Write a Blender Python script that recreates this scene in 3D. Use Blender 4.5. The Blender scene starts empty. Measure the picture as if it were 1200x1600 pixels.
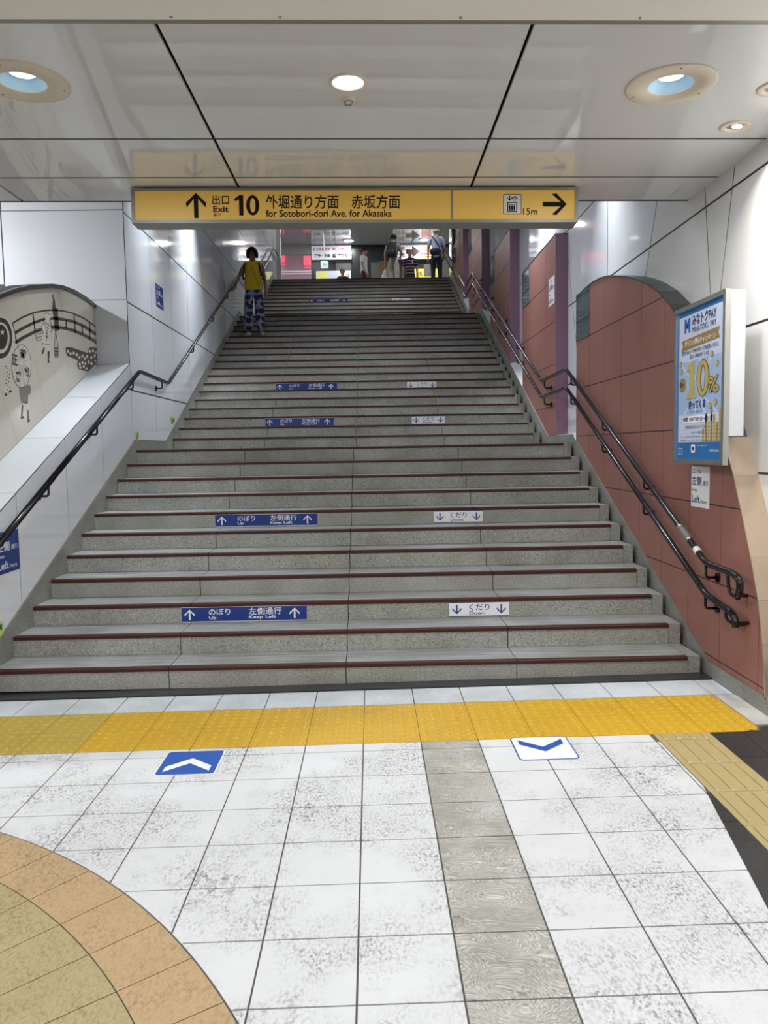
import bpy, bmesh, math, random
from mathutils import Vector, Matrix
random.seed(7)
SC = bpy.context.scene
COL = SC.collection

# ------------------------------------------------------------------ camera
CAM_F, YAW, PITCH, ROLL = 1205.7, .01507, -.08182, -.01656      # focal length in pixels of a 1200 x 1600 frame, radians
cam_d = bpy.data.cameras.new('camera'); cam = bpy.data.objects.new('camera', cam_d); COL.objects.link(cam)
cam_d.sensor_fit = 'VERTICAL'; cam_d.sensor_height = 36.0; cam_d.lens = 36.0 * CAM_F / 1600.0
cam_d.clip_start = .05; cam_d.clip_end = 200
_f = Vector((math.sin(YAW)*math.cos(PITCH), math.cos(YAW)*math.cos(PITCH), math.sin(PITCH)))
_r = Vector((math.cos(YAW), -math.sin(YAW), 0)); _u = _r.cross(_f)
_rr = math.cos(ROLL)*_r + math.sin(ROLL)*_u; _uu = -math.sin(ROLL)*_r + math.cos(ROLL)*_u
cam.matrix_world = Matrix(((_rr.x, _uu.x, -_f.x, .046), (_rr.y, _uu.y, -_f.y, -.081), (_rr.z, _uu.z, -_f.z, 1.578), (0, 0, 0, 1)))
SC.camera = cam

# ------------------------------------------------------------------ world (the lit concourse all round) and exposure
wd = bpy.data.worlds.new('world'); SC.world = wd; wd.use_nodes = True
wd.node_tree.nodes['Background'].inputs[0].default_value = (1.0, .98, .95, 1)
wd.node_tree.nodes['Background'].inputs[1].default_value = .34
SC.view_settings.view_transform = 'Standard'; SC.view_settings.look = 'None'
SC.view_settings.gamma = 1; SC.view_settings.use_curve_mapping = False
SC.view_settings.exposure = .0
POWER_BIG, POWER_SMALL, POWER_STAIR, POWER_TOP, POWER_HALL = 32, 6, 55, 26, 27

# ------------------------------------------------------------------ materials
MAT = {}
def _nt(name):
    m = bpy.data.materials.new(name); m.use_nodes = True; MAT[name] = m
    nt = m.node_tree; return m, nt, nt.nodes['Principled BSDF']
def plain(name, col, rough=.5, metal=0, spec=.5, emit=0, coat=0):
    m, nt, b = _nt(name)
    b.inputs['Base Color'].default_value = (*col, 1); b.inputs['Roughness'].default_value = rough
    b.inputs['Metallic'].default_value = metal; b.inputs['Specular IOR Level'].default_value = spec
    b.inputs['Coat Weight'].default_value = coat; b.inputs['Coat Roughness'].default_value = .05
    if emit:
        b.inputs['Emission Color'].default_value = (*col, 1); b.inputs['Emission Strength'].default_value = emit
    # faint wear, so that no surface is perfectly even
    if not emit:
        n = nt.nodes.new('ShaderNodeTexNoise'); n.inputs['Scale'].default_value = 3.1; n.inputs['Detail'].default_value = 5
        g = nt.nodes.new('ShaderNodeNewGeometry'); nt.links.new(g.outputs['Position'], n.inputs['Vector'])
        r = nt.nodes.new('ShaderNodeMapRange'); r.inputs[3].default_value = max(rough-.04, .02); r.inputs[4].default_value = rough+.05
        nt.links.new(n.outputs[0], r.inputs[0]); nt.links.new(r.outputs[0], b.inputs['Roughness'])
    return m
def ramp(nt, src, stops):
    r = nt.nodes.new('ShaderNodeValToRGB'); e = r.color_ramp.elements
    while len(e) < len(stops): e.new(.5)
    for k, (p, c) in enumerate(stops): e[k].position = p; e[k].color = (*c, 1) if len(c) == 3 else c
    nt.links.new(src, r.inputs[0]); return r.outputs[0]
def noise(nt, scale, detail=4, vec=None, rough=.55):
    n = nt.nodes.new('ShaderNodeTexNoise'); n.inputs['Scale'].default_value = scale; n.inputs['Detail'].default_value = detail; n.inputs['Roughness'].default_value = rough
    if vec is None:
        g = nt.nodes.new('ShaderNodeNewGeometry'); vec = g.outputs['Position']
    nt.links.new(vec, n.inputs['Vector']); return n.outputs[0]
def mapped(nt, scale):
    g = nt.nodes.new('ShaderNodeNewGeometry'); mp = nt.nodes.new('ShaderNodeMapping'); mp.inputs['Scale'].default_value = scale
    nt.links.new(g.outputs['Position'], mp.inputs['Vector']); return mp.outputs[0]
def mix(nt, fac, a, b, mode='MIX'):
    m = nt.nodes.new('ShaderNodeMix'); m.data_type = 'RGBA'; m.blend_type = mode
    for s, v in ((m.inputs[0], fac), (m.inputs[6], a), (m.inputs[7], b)):
        if isinstance(v, (int, float)): s.default_value = v
        elif isinstance(v, tuple): s.default_value = (*v, 1)
        else: nt.links.new(v, s)
    return m.outputs[2]
def math_n(nt, op, a, b=0.0):
    m = nt.nodes.new('ShaderNodeMath'); m.operation = op
    for s, v in ((m.inputs[0], a), (m.inputs[1], b)):
        if isinstance(v, (int, float)): s.default_value = v
        else: nt.links.new(v, s)
    return m.outputs[0]
def bump(nt, b, h, strength, dist=.01):
    n = nt.nodes.new('ShaderNodeBump'); n.inputs['Strength'].default_value = strength; n.inputs['Distance'].default_value = dist
    nt.links.new(h, n.inputs['Height']); nt.links.new(n.outputs[0], b.inputs['Normal'])
def granite(name, base, dark, light, rough, streak=0.0, amount=1.0):
    m, nt, b = _nt(name)
    fine = noise(nt, 105, 4, None, .75); c = ramp(nt, fine, [(.34, dark), (.46, base), (.57, base), (.68, light)])
    stain = ramp(nt, noise(nt, 2.3, 6), [(.35, (.72, .71, .66)), (.62, (1, 1, 1))])
    c = mix(nt, .8*amount, c, stain, 'MULTIPLY')
    if streak:
        s = ramp(nt, noise(nt, 1, 5, mapped(nt, (2.2, 34, 3))), [(.35, (.62, .63, .64)), (.66, (1.12, 1.12, 1.12))])
        c = mix(nt, streak, c, s, 'MULTIPLY')
    nt.links.new(c, b.inputs['Base Color']); b.inputs['Roughness'].default_value = rough
    bump(nt, b, fine, .12, .003); return m
granite('granite_riser', (.35, .35, .32), (.085, .08, .072), (.70, .68, .62), .55)
granite('granite_tread', (.36, .37, .36), (.20, .205, .20), (.50, .51, .50), .5, streak=.85)
granite('granite_skirt', (.26, .258, .24), (.08, .078, .07), (.48, .47, .43), .5)
granite('granite_black', (.035, .036, .038), (.018, .018, .019), (.10, .10, .105), .35)
granite('granite_pale', (.62, .66, .70), (.44, .47, .50), (.78, .81, .84), .5)
granite('granite_light', (.56, .55, .51), (.42, .41, .38), (.66, .65, .62), .5)
def tile_mat(name, base, dirt, lo, hi, rough=.42, fine_scale=95, amount=1.0):
    m, nt, b = _nt(name)
    big = ramp(nt, noise(nt, 2.1, 5), [(lo, (0, 0, 0)), (hi, (1, 1, 1))])
    fine = ramp(nt, noise(nt, fine_scale, 5, mapped(nt, (1, .55, 1)), .7), [(.46, (0, 0, 0)), (.62, (1, 1, 1))])
    mid = ramp(nt, noise(nt, 17, 5), [(.34, (0, 0, 0)), (.66, (1, 1, 1))])
    f = math_n(nt, 'MULTIPLY', math_n(nt, 'MULTIPLY', big, fine), math_n(nt, 'ADD', math_n(nt, 'MULTIPLY', mid, .75), .35))
    few = ramp(nt, noise(nt, 62, 4), [(.67, (0, 0, 0)), (.74, (.5, .5, .5))])
    f = math_n(nt, 'MAXIMUM', math_n(nt, 'MULTIPLY', f, amount), math_n(nt, 'MULTIPLY', few, .7))
    tone = ramp(nt, noise(nt, 3.7, 3), [(.3, tuple(x*.93 for x in base)), (.7, base)])
    nt.links.new(mix(nt, f, tone, dirt), b.inputs['Base Color'])
    b.inputs['Roughness'].default_value = rough; bump(nt, b, fine, .08, .002); return m
tile_mat('tile_white', (.70, .705, .715), (.13, .118, .10), .42, .62)
tile_mat('tile_tan', (.50, .345, .18), (.17, .11, .055), .25, .6, .5, 100, .8)
tile_mat('tile_khaki', (.43, .345, .175), (.16, .12, .055), .25, .6, .5, 100, .8)
tile_mat('tile_beige', (.46, .36, .165), (.27, .20, .09), .4, .75, .45, 70, .5)
tile_mat('tile_yellow', (.62, .37, .018), (.33, .18, .02), .42, .72, .4, 60, .75)
tile_mat('tile_yellow_worn', (.50, .36, .055), (.26, .19, .05), .35, .7, .45, 60, .8)
m, nt, b = _nt('tile_grooved')                                   # cleft tiles of the rough column: swirling relief
sw = noise(nt, 1.9, 2); vm = nt.nodes.new('ShaderNodeVectorRotate'); vm.rotation_type = 'Z_AXIS'      # strokes turn from place to place
g_ = nt.nodes.new('ShaderNodeNewGeometry'); nt.links.new(g_.outputs['Position'], vm.inputs['Vector']); nt.links.new(math_n(nt, 'MULTIPLY', sw, 1.6), vm.inputs['Angle'])
mp_ = nt.nodes.new('ShaderNodeMapping'); mp_.inputs['Scale'].default_value = (34, 150, 1); nt.links.new(vm.outputs[0], mp_.inputs['Vector'])
st_ = noise(nt, 1, 4, mp_.outputs[0], .6)
c = ramp(nt, st_, [(.30, (.22, .205, .175)), (.48, (.42, .405, .37)), (.66, (.70, .69, .66))])
dirt = ramp(nt, noise(nt, 4.5, 4), [(.3, (.70, .68, .64)), (.7, (1.1, 1.1, 1.1))])
nt.links.new(mix(nt, 1.0, c, dirt, 'MULTIPLY'), b.inputs['Base Color']); b.inputs['Roughness'].default_value = .5
bump(nt, b, st_, .5, .004)

plain('grout', (.10, .095, .09), .8); plain('joint_black', (.012, .012, .013), .5); plain('backing_dark', (.03, .03, .032), .6)
def enamel(name, col, rough, spec=.5, wave=.06):
    m, nt, b = _nt(name)
    b.inputs['Base Color'].default_value = (*col, 1); b.inputs['Specular IOR Level'].default_value = spec
    nt.links.new(ramp(nt, noise(nt, 1.7, 5), [(.3, (rough*.7,)*3), (.7, (rough*1.5,)*3)]), b.inputs['Roughness'])
    bump(nt, b, noise(nt, 1.1, 2), wave, .02); return m
enamel('enamel_white', (.74, .76, .80), .055, .62)
enamel('enamel_warm', (.70, .69, .68), .10, .5)
enamel('ceiling_enamel', (.74, .74, .73), .022, .9, .012)
enamel('ceiling_upper', (.44, .46, .49), .08, .6)
enamel('mural_enamel', (.60, .565, .475), .07, .55)
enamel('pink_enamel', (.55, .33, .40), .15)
plain('cream', (.93, .89, .82), .45); plain('trim_grey', (.30, .28, .26), .4, .3); plain('stair_ceiling', (.30, .31, .33), .4)
m, nt, b = _nt('terracotta')
c = ramp(nt, noise(nt, 2.0, 5), [(.3, (.275, .118, .096)), (.7, (.32, .14, .116))])
nt.links.new(c, b.inputs['Base Color']); b.inputs['Roughness'].default_value = .38; bump(nt, b, noise(nt, 300, 2), .04, .002)
plain('purple', (.34, .185, .27), .35); plain('arch_grey', (.085, .088, .085), .35, .5); plain('arch_lit', (.55, .43, .32), .30, .55)
plain('nosing', (.055, .015, .011), .5, 0, .3); plain('rail_black', (.005, .005, .006), .14, 0, .45); plain('steel', (.62, .62, .62), .25, 1); plain('sleeve_grey', (.18, .175, .165), .35)
plain('band_white', (.8, .8, .8), .4); plain('frame_grey', (.27, .26, .24), .4, .4); plain('frame_dark', (.16, .155, .145), .4, .4)
plain('sign_yellow', (.74, .46, .09), .35, emit=.10); plain('sign_black', (.010, .009, .008), .6, 0, .15); plain('sign_div', (.25, .24, .22), .4); plain('sign_plate', (.72, .70, .66), .4)
plain('blue', (.008, .036, .22), .35); plain('blue_floor', (.015, .085, .38), .4); plain('white_print', (.82, .82, .84), .4); plain('white_floor', (.80, .80, .80), .45)
plain('sticker_green', (.50, .68, .22), .4); plain('green_dark', (.015, .12, .03), .4)
plain('art_dark', (.065, .050, .040), .25); plain('art_light', (.64, .61, .53), .2); plain('art_grey', (.21, .19, .16), .25); plain('art_white', (.66, .63, .55), .2)
plain('glass_dark', (.05, .085, .085), .06, 0, .7); plain('glass_frame', (.10, .115, .11), .4)
plain('poster_sky', (.34, .46, .70), .25, emit=.03); plain('poster_pale', (.55, .60, .74), .25, emit=.03); plain('poster_blue', (.02, .14, .40), .25, emit=.02); plain('poster_navy', (.012, .022, .13), .3)
plain('gold', (.34, .23, .045), .3); plain('gold_dark', (.20, .12, .025), .3); plain('gold_pale', (.48, .40, .12), .3); plain('banner_gold', (.30, .19, .055), .35)
plain('alu', (.55, .54, .51), .28, .9); plain('box_white', (.66, .67, .69), .35)
plain('lamp_emit', (.92, .96, 1.0), .5, emit=5); plain('lamp_warm', (1.0, .97, .90), .5, emit=9); plain('cone_blue', (.46, .69, .88), .25, 0, .5); plain('ring_cream', (.74, .65, .52), .45)
plain('shop_white', (.80, .84, .92), .4, emit=.30); plain('shop_yellow', (.85, .74, .12), .4, emit=.25); plain('shop_lime', (.75, .78, .20), .4, emit=.3); plain('shop_lilac', (.62, .64, .80), .4, emit=.3)
plain('shop_red', (.55, .01, .03), .4); plain('reflected_red', (1.0, .10, .17), .4, emit=.8); plain('bun_orange', (.80, .26, .05), .4); plain('text_dark', (.03, .03, .04), .4); plain('arrow_brown', (.06, .02, .015), .4)
plain('shop_dark', (.022, .026, .03), .3); plain('shop_grey', (.10, .105, .11), .35); plain('exit_green', (.05, .62, .42), .4, emit=.7); plain('carton', (.30, .18, .09), .6)
plain('skin', (.42, .235, .16), .5); plain('skin_tan', (.30, .155, .10), .5); plain('hair_black', (.010, .008, .008), .6, 0, .15); plain('hair_grey', (.36, .35, .33), .6); plain('cloth_yellow', (.66, .46, .012), .7)
plain('cloth_white', (.72, .71, .73), .8); plain('cloth_grey', (.27, .275, .265), .8); plain('cloth_khaki', (.43, .415, .36), .8); plain('cloth_black', (.012, .012, .016), .7); plain('cloth_blue', (.42, .50, .70), .75); plain('shoe_grey', (.22, .23, .21), .6); plain('shoe_navy', (.02, .025, .05), .5); plain('lens_dark', (.008, .008, .008), .2)
plain('bag_white', (.72, .72, .74), .45); plain('stripe_pale', (.55, .55, .56), .8)
m, nt, b = _nt('heart_cloth')                                    # printed cloth: navy hearts on lilac grey
tc = nt.nodes.new('ShaderNodeTexCoord'); mp = nt.nodes.new('ShaderNodeMapping'); mp.inputs['Scale'].default_value = (7.5, 0, 7.5)
nt.links.new(tc.outputs['Object'], mp.inputs['Vector'])
vo = nt.nodes.new('ShaderNodeTexVoronoi'); vo.inputs['Scale'].default_value = 1; vo.inputs['Randomness'].default_value = .55
nt.links.new(mp.outputs[0], vo.inputs['Vector'])
sb = nt.nodes.new('ShaderNodeVectorMath'); sb.operation = 'SUBTRACT'; nt.links.new(mp.outputs[0], sb.inputs[0]); nt.links.new(vo.outputs['Position'], sb.inputs[1])
sx = nt.nodes.new('ShaderNodeSeparateXYZ'); nt.links.new(sb.outputs[0], sx.inputs[0])
X = math_n(nt, 'MULTIPLY', sx.outputs[0], 2.7); Z = math_n(nt, 'MULTIPLY', sx.outputs[2], 2.7)
x2 = math_n(nt, 'MULTIPLY', X, X); z3 = math_n(nt, 'MULTIPLY', math_n(nt, 'MULTIPLY', Z, Z), Z)
q = math_n(nt, 'SUBTRACT', math_n(nt, 'ADD', x2, math_n(nt, 'MULTIPLY', Z, Z)), 1.0)
hv = math_n(nt, 'SUBTRACT', math_n(nt, 'MULTIPLY', math_n(nt, 'MULTIPLY', q, q), q), math_n(nt, 'MULTIPLY', x2, z3))
nt.links.new(mix(nt, math_n(nt, 'LESS_THAN', hv, 0.0), (.25, .25, .32), (.012, .014, .075)), b.inputs['Base Color']); b.inputs['Roughness'].default_value = .8
m, nt, b = _nt('stripe_cloth')
tc = nt.nodes.new('ShaderNodeTexCoord'); sx = nt.nodes.new('ShaderNodeSeparateXYZ'); nt.links.new(tc.outputs['Object'], sx.inputs[0])
st = math_n(nt, 'LESS_THAN', math_n(nt, 'FRACT', math_n(nt, 'MULTIPLY', sx.outputs[2], 10.5)), .16)
nt.links.new(mix(nt, st, (.012, .013, .022), (.5, .5, .52)), b.inputs['Base Color']); b.inputs['Roughness'].default_value = .8
m, nt, b = _nt('window_glass')
b.inputs['Base Color'].default_value = (.10, .145, .145, 1); b.inputs['Roughness'].default_value = .05; b.inputs['Specular IOR Level'].default_value = .8

# ------------------------------------------------------------------ helpers
ORG = {}
def _link(name, me, mat, parent, org, bevel=0):
    o = bpy.data.objects.new(name, me); COL.objects.link(o)
    if mat is not None and not me.materials: me.materials.append(MAT[mat])
    org = Vector(org); ORG[o.name] = org
    if parent is not None:
        o.parent = parent; o.location = org - ORG[parent.name]
    else: o.location = org
    return o
def mk(name, V, F, mat, parent=None, org=None, smooth=False):
    """one mesh object from world-space vertices; its origin sits at the middle of its base"""
    V = [Vector(v) for v in V]
    if org is None:
        lo = Vector([min(v[i] for v in V) for i in range(3)]); hi = Vector([max(v[i] for v in V) for i in range(3)])
        org = Vector(((lo.x+hi.x)/2, (lo.y+hi.y)/2, lo.z))
    me = bpy.data.meshes.new(name); me.from_pydata([v-Vector(org) for v in V], [], F); me.update()
    if smooth:
        for p in me.polygons: p.use_smooth = True
    return _link(name, me, mat, parent, org)
def empty(name, loc):
    o = bpy.data.objects.new(name, None); COL.objects.link(o); o.location = loc; o.empty_display_size = .1; ORG[o.name] = Vector(loc); return o
def tag(o, label=None, cat=None, group=None, kind=None):
    if label: o['label'] = label
    if cat: o['category'] = cat
    if group: o['group'] = group
    if kind: o['kind'] = kind
    return o
def boxvf(x0, x1, y0, y1, z0, z1):
    V = [(x0, y0, z0), (x1, y0, z0), (x1, y1, z0), (x0, y1, z0), (x0, y0, z1), (x1, y0, z1), (x1, y1, z1), (x0, y1, z1)]
    return V, [(0, 3, 2, 1), (4, 5, 6, 7), (0, 1, 5, 4), (1, 2, 6, 5), (2, 3, 7, 6), (3, 0, 4, 7)]
class MB:
    """collects shapes that belong to one part"""
    def __init__(s): s.V = []; s.F = []
    def add(s, V, F):
        n = len(s.V); s.V += [tuple(v) for v in V]; s.F += [tuple(i+n for i in f) for f in F]; return s
    def box(s, *a): return s.add(*boxvf(*a))
    def tube(s, pts, r, n=8, cap=True):
        pts = [Vector(p) for p in pts]; R = r if isinstance(r, (list, tuple)) else [r]*len(pts)
        V = []; up = None
        for i, p in enumerate(pts):
            t = (pts[min(i+1, len(pts)-1)]-pts[max(i-1, 0)]).normalized()
            if up is None: up = t.orthogonal().normalized()
            up = (up-t*up.dot(t)); up = up.normalized() if up.length > 1e-6 else t.orthogonal().normalized()
            sd = t.cross(up)
            for k in range(n):
                a = 2*math.pi*k/n; V.append(p+(up*math.cos(a)+sd*math.sin(a))*R[i])
        F = [(i*n+k, i*n+(k+1) % n, (i+1)*n+(k+1) % n, (i+1)*n+k) for i in range(len(pts)-1) for k in range(n)]
        if cap: F += [tuple(range(n))[::-1], tuple((len(pts)-1)*n+k for k in range(n))]
        return s.add(V, F)
    def lathe(s, prof, c, n=24, close=False):
        """profile (radius, z) turned round a vertical axis through c"""
        V = [(c[0]+r*math.cos(2*math.pi*k/n), c[1]+r*math.sin(2*math.pi*k/n), c[2]+z) for r, z in prof for k in range(n)]
        F = [(i*n+k, i*n+(k+1) % n, (i+1)*n+(k+1) % n, (i+1)*n+k) for i in range(len(prof)-1) for k in range(n)]
        return s.add(V, F)
    def ball(s, c, r, n=12, m=8, rot=None):
        r = r if isinstance(r, (tuple, list)) else (r, r, r); V = []
        for i in range(m+1):
            a = math.pi*i/m
            for k in range(n):
                b = 2*math.pi*k/n; v = Vector((r[0]*math.sin(a)*math.cos(b), r[1]*math.sin(a)*math.sin(b), r[2]*math.cos(a)))
                if rot: v = rot @ v
                V.append(Vector(c)+v)
        return s.add(V, [(i*n+k, (i+1)*n+k, (i+1)*n+(k+1) % n, i*n+(k+1) % n) for i in range(m) for k in range(n)])
    def prism(s, pts, O, U, V_, d0, d1):
        """polygon (u, v) on the plane O,U,V thickened along its normal from d0 to d1"""
        O, U, V_ = Vector(O), Vector(U), Vector(V_); N = U.cross(V_); n = len(pts)
        a = sum(pts[i][0]*pts[(i+1) % n][1]-pts[(i+1) % n][0]*pts[i][1] for i in range(n))
        if a < 0: pts = pts[::-1]
        W = [O+U*p[0]+V_*p[1]+N*d0 for p in pts]+[O+U*p[0]+V_*p[1]+N*d1 for p in pts]
        return s.add(W, [tuple(range(n))[::-1], tuple(range(n, 2*n))]+[(i, (i+1) % n, n+(i+1) % n, n+i) for i in range(n)])
    def mk(s, name, mat, parent=None, org=None, smooth=False): return mk(name, s.V, s.F, mat, parent, org, smooth)
def box(name, b, mat, parent=None): return mk(name, *boxvf(*b), mat, parent)
def slab(name, pts, O, U, V, d0, d1, mat, parent=None): return MB().prism(pts, O, U, V, d0, d1).mk(name, mat, parent)
def clip(poly, a, b, c):
    """keep the part of a polygon where a*x + b*y <= c"""
    out = []
    for i, p in enumerate(poly):
        q = poly[(i+1) % len(poly)]; dp = a*p[0]+b*p[1]-c; dq = a*q[0]+b*q[1]-c
        if dp <= 0: out.append(p)
        if (dp < 0 < dq) or (dq < 0 < dp):
            t = dp/(dp-dq); out.append((p[0]+(q[0]-p[0])*t, p[1]+(q[1]-p[1])*t))
    return out
def rectclip(poly, x0, x1, y0, y1):
    for k in ((-1, 0, -x0), (1, 0, x1), (0, -1, -y0), (0, 1, y1)):
        if len(poly) < 3: return []
        poly = clip(poly, *k)
    return poly
def area(p): return abs(sum(p[i][0]*p[(i+1) % len(p)][1]-p[(i+1) % len(p)][0]*p[i][1] for i in range(len(p))))/2 if len(p) > 2 else 0
_tcache = {}
def text(body, parent, mat, O, U, V, rect, off=.0012, bold=0.0, name='lettering', th=.0004):
    """flat lettering fitted into rect (u0, v0, u1, v1) of the plane O,U,V"""
    key = (body, bold)
    if key not in _tcache:
        c = bpy.data.curves.new('t', 'FONT'); c.body = body; c.resolution_u = 3; c.offset = bold; c.fill_mode = 'FRONT'
        t = bpy.data.objects.new('t', c); COL.objects.link(t); bpy.context.view_layer.update()
        me = bpy.data.meshes.new_from_object(t.evaluated_get(bpy.context.evaluated_depsgraph_get()))
        _tcache[key] = ([v.co.copy() for v in me.vertices], [tuple(p.vertices) for p in me.polygons])
        bpy.data.objects.remove(t); bpy.data.curves.remove(c); bpy.data.meshes.remove(me)
    vs, fs = _tcache[key]
    if not vs: return None
    x0 = min(v.x for v in vs); x1 = max(v.x for v in vs); y0 = min(v.y for v in vs); y1 = max(v.y for v in vs)
    O, U, V = Vector(O), Vector(U), Vector(V); N = U.cross(V); u0, v0, u1, v1 = rect
    W = [O+U*(u0+(v.x-x0)/(x1-x0)*(u1-u0))+V*(v0+(v.y-y0)/(y1-y0)*(v1-v0))+N*off for v in vs]
    return mk(name, W, fs, mat, parent)
def flat(name, pts, parent, mat, O, U, V, off=.001, th=.0006): return slab(name, pts, O, U, V, off-th, off, mat, parent)
def rrect(u0, v0, u1, v1, r, n=5):
    out = []
    for cx, cy, a in ((u1-r, v0+r, -90), (u1-r, v1-r, 0), (u0+r, v1-r, 90), (u0+r, v0+r, 180)):
        out += [(cx+r*math.cos(math.radians(a+90*i/n)), cy+r*math.sin(math.radians(a+90*i/n))) for i in range(n+1)]
    return out
def circle(cx, cy, rx, ry=None, n=24): ry = ry or rx; return [(cx+rx*math.cos(2*math.pi*i/n), cy+ry*math.sin(2*math.pi*i/n)) for i in range(n)]
def arrow_up(cx, v0, v1, w, t):
    """upright arrow with an open head, centred on cx"""
    h = (v1-v0); k = w*.95
    return [(cx-t/2, v0), (cx+t/2, v0), (cx+t/2, v1-t*1.35), (cx+w/2-t*.15, v1-k*.62-t*.55), (cx+w/2, v1-k*.55+t*.2), (cx, v1), (cx-w/2, v1-k*.55+t*.2), (cx-w/2+t*.15, v1-k*.62-t*.55), (cx-t/2, v1-t*1.35)]
def ring(name, cx, cy, rx, ry, ix, iy, parent, mat, O, U, V, off, n=32):
    """flat elliptical ring"""
    O, U, V = Vector(O), Vector(U), Vector(V); N = U.cross(V)
    P = [O+U*(cx+rx*math.cos(2*math.pi*k/n))+V*(cy+ry*math.sin(2*math.pi*k/n))+N*off for k in range(n)]+[O+U*(cx+ix*math.cos(2*math.pi*k/n))+V*(cy+iy*math.sin(2*math.pi*k/n))+N*off for k in range(n)]
    return mk(name, P, [(k, (k+1) % n, n+(k+1) % n, n+k) for k in range(n)], mat, parent)
def numeral_ten(parent, mats, O, U, V, rect, offs, grow=(0,), foot=False):
    """bold 10: a flagged one and an oval nought, in one or more tones laid over one another"""
    u0, v0, u1, v1 = rect; w, h = u1-u0, v1-v0
    for m, of, g in zip(mats, offs, grow):
        one = [(.20, 0), (.37, 0), (.37, 1), (.22, 1), (.0, .80), (.06, .70), (.20, .79)] if not foot else [(.0, 0), (.44, 0), (.44, .12), (.33, .12), (.33, 1), (.18, 1), (.0, .86), (.0, .74), (.13, .80), (.13, .12), (.0, .12)]
        cu, cv = .22, .5
        pts = [(u0+w*(a+math.copysign(g, a-cu)*.6), v0+h*(b+math.copysign(g, b-cv)*.6)) for a, b in one]
        flat('lettering', pts, parent, m, O, U, V, of)
        ring('lettering', u0+w*.74, v0+h*.5, w*(.26+g), h*(.5+g*.7), w*(.105-g), h*(.36-g), parent, m, O, U, V, of)
def area_light(name, loc, size, power, col=(1, 1, 1), direction=(0, 0, -1), parent=None, spread=math.pi):
    l = bpy.data.lights.new(name, 'AREA'); l.shape = 'DISK'; l.size = size; l.energy = power; l.color = col; l.spread = spread
    o = bpy.data.objects.new(name, l); COL.objects.link(o)
    o.rotation_euler = Vector(direction).to_track_quat('-Z', 'Y').to_euler()
    o.location = Vector(loc)-(ORG[parent.name] if parent else Vector((0, 0, 0))); o.parent = parent; return o
XA, YA, ZA = Vector((1, 0, 0)), Vector((0, 1, 0)), Vector((0, 0, 1))

# ------------------------------------------------------------------ the staircase in figures
H = .1462
def nose(n):
    y = 4.993+(min(n, 11)-1)*.3399
    if n >= 12: y += 1.586+(min(n, 29)-12)*.3239
    if n >= 30: y += 1.670+(n-30)*.3230
    return y, n*H
XL, XR, XW = -2.512, 2.156, 2.28
TOPZ, TOPY = 42*H, nose(42)[0]
Y11, Y12, Y29, Y30, Y42 = nose(11)[0], nose(12)[0], nose(29)[0], nose(30)[0], nose(42)[0]
S1, S2, S3 = H/.3399, H/.3239, H/.3230
WZ = [2.25-.93, 2.25, 3.18, 4.11, 5.04, 5.97, 6.90, 7.83, 8.76]   # levels of the white panels' joints

# ------------------------------------------------------------------ floor
floor = box('floor', (-6.5, 2.46, -3.2, 4.96, -.08, -.004), 'grout'); tag(floor, 'pale tiled concourse floor with yellow tactile band', kind='structure')
TS = .3092; FR = .0005; FO = (-.0235, 3.8505); CF, SF = math.cos(FR), math.sin(FR)
def fg(c, r): return (FO[0]+CF*c*TS-SF*r*TS, FO[1]+SF*c*TS+CF*r*TS)
CX, CY, CR, CR2 = -2.980, .4017, 3.046, 2.808
def minus_disc(poly, cx, cy, R):
    pts = []
    for i, p in enumerate(poly):
        q = poly[(i+1) % len(poly)]; pts += [(p[0]+(q[0]-p[0])*k/24, p[1]+(q[1]-p[1])*k/24) for k in range(24)]
    out = [math.hypot(x-cx, y-cy) >= R for x, y in pts]
    if all(out): return poly
    if not any(out): return []
    i0 = next(i for i in range(len(pts)) if out[i] and not out[i-1]); pts = pts[i0:]+pts[:i0]; out = out[i0:]+out[:i0]
    keep = [p for p, o in zip(pts, out) if o]
    a1 = math.atan2(keep[-1][1]-cy, keep[-1][0]-cx); a0 = math.atan2(keep[0][1]-cy, keep[0][0]-cx)
    return keep+[(cx+R*math.cos(a1+(a0-a1)*k/10), cy+R*math.sin(a1+(a0-a1)*k/10)) for k in range(11)]
def quadtile(c0, c1, r0, r1, g=.0032):
    d = g/TS; return [fg(c0+d, r0+d), fg(c1-d, r0+d), fg(c1-d, r1-d), fg(c0+d, r1-d)]
GAP = .0022
for c in range(-8, 6):
    for r in range(-8, 1):
        p = quadtile(c, c+1, r-1, r) if r < 1 else None
        p = clip(p, 1, 0, 1.539)
        if len(p) > 2: p = clip(p, 1, -.197, 1.527-.197*3.255)
        if len(p) < 3 or area(p) < .0003: continue
        p = minus_disc(p, CX, CY, CR+.004)
        if len(p) < 3 or area(p) < .0003: continue
        slab('floor_tile', p, (0, 0, 0), XA, YA, -.012, 0, 'tile_grooved' if c == 1 else 'tile_white', floor)
R_Y0 = (3.955-FO[1])/TS; R_Y1 = (4.572-FO[1])/TS; R_M = (R_Y0+R_Y1)/2
for c in range(-8, 5):                                            # short row in front of the yellow band
    p = clip(quadtile(c, c+1, 0, R_Y0), 1, 0, 1.539)
    if area(p) > .002: slab('floor_tile', p, (0, 0, 0), XA, YA, -.012, 0, 'tile_grooved' if c == 1 else 'tile_white', floor)
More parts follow.
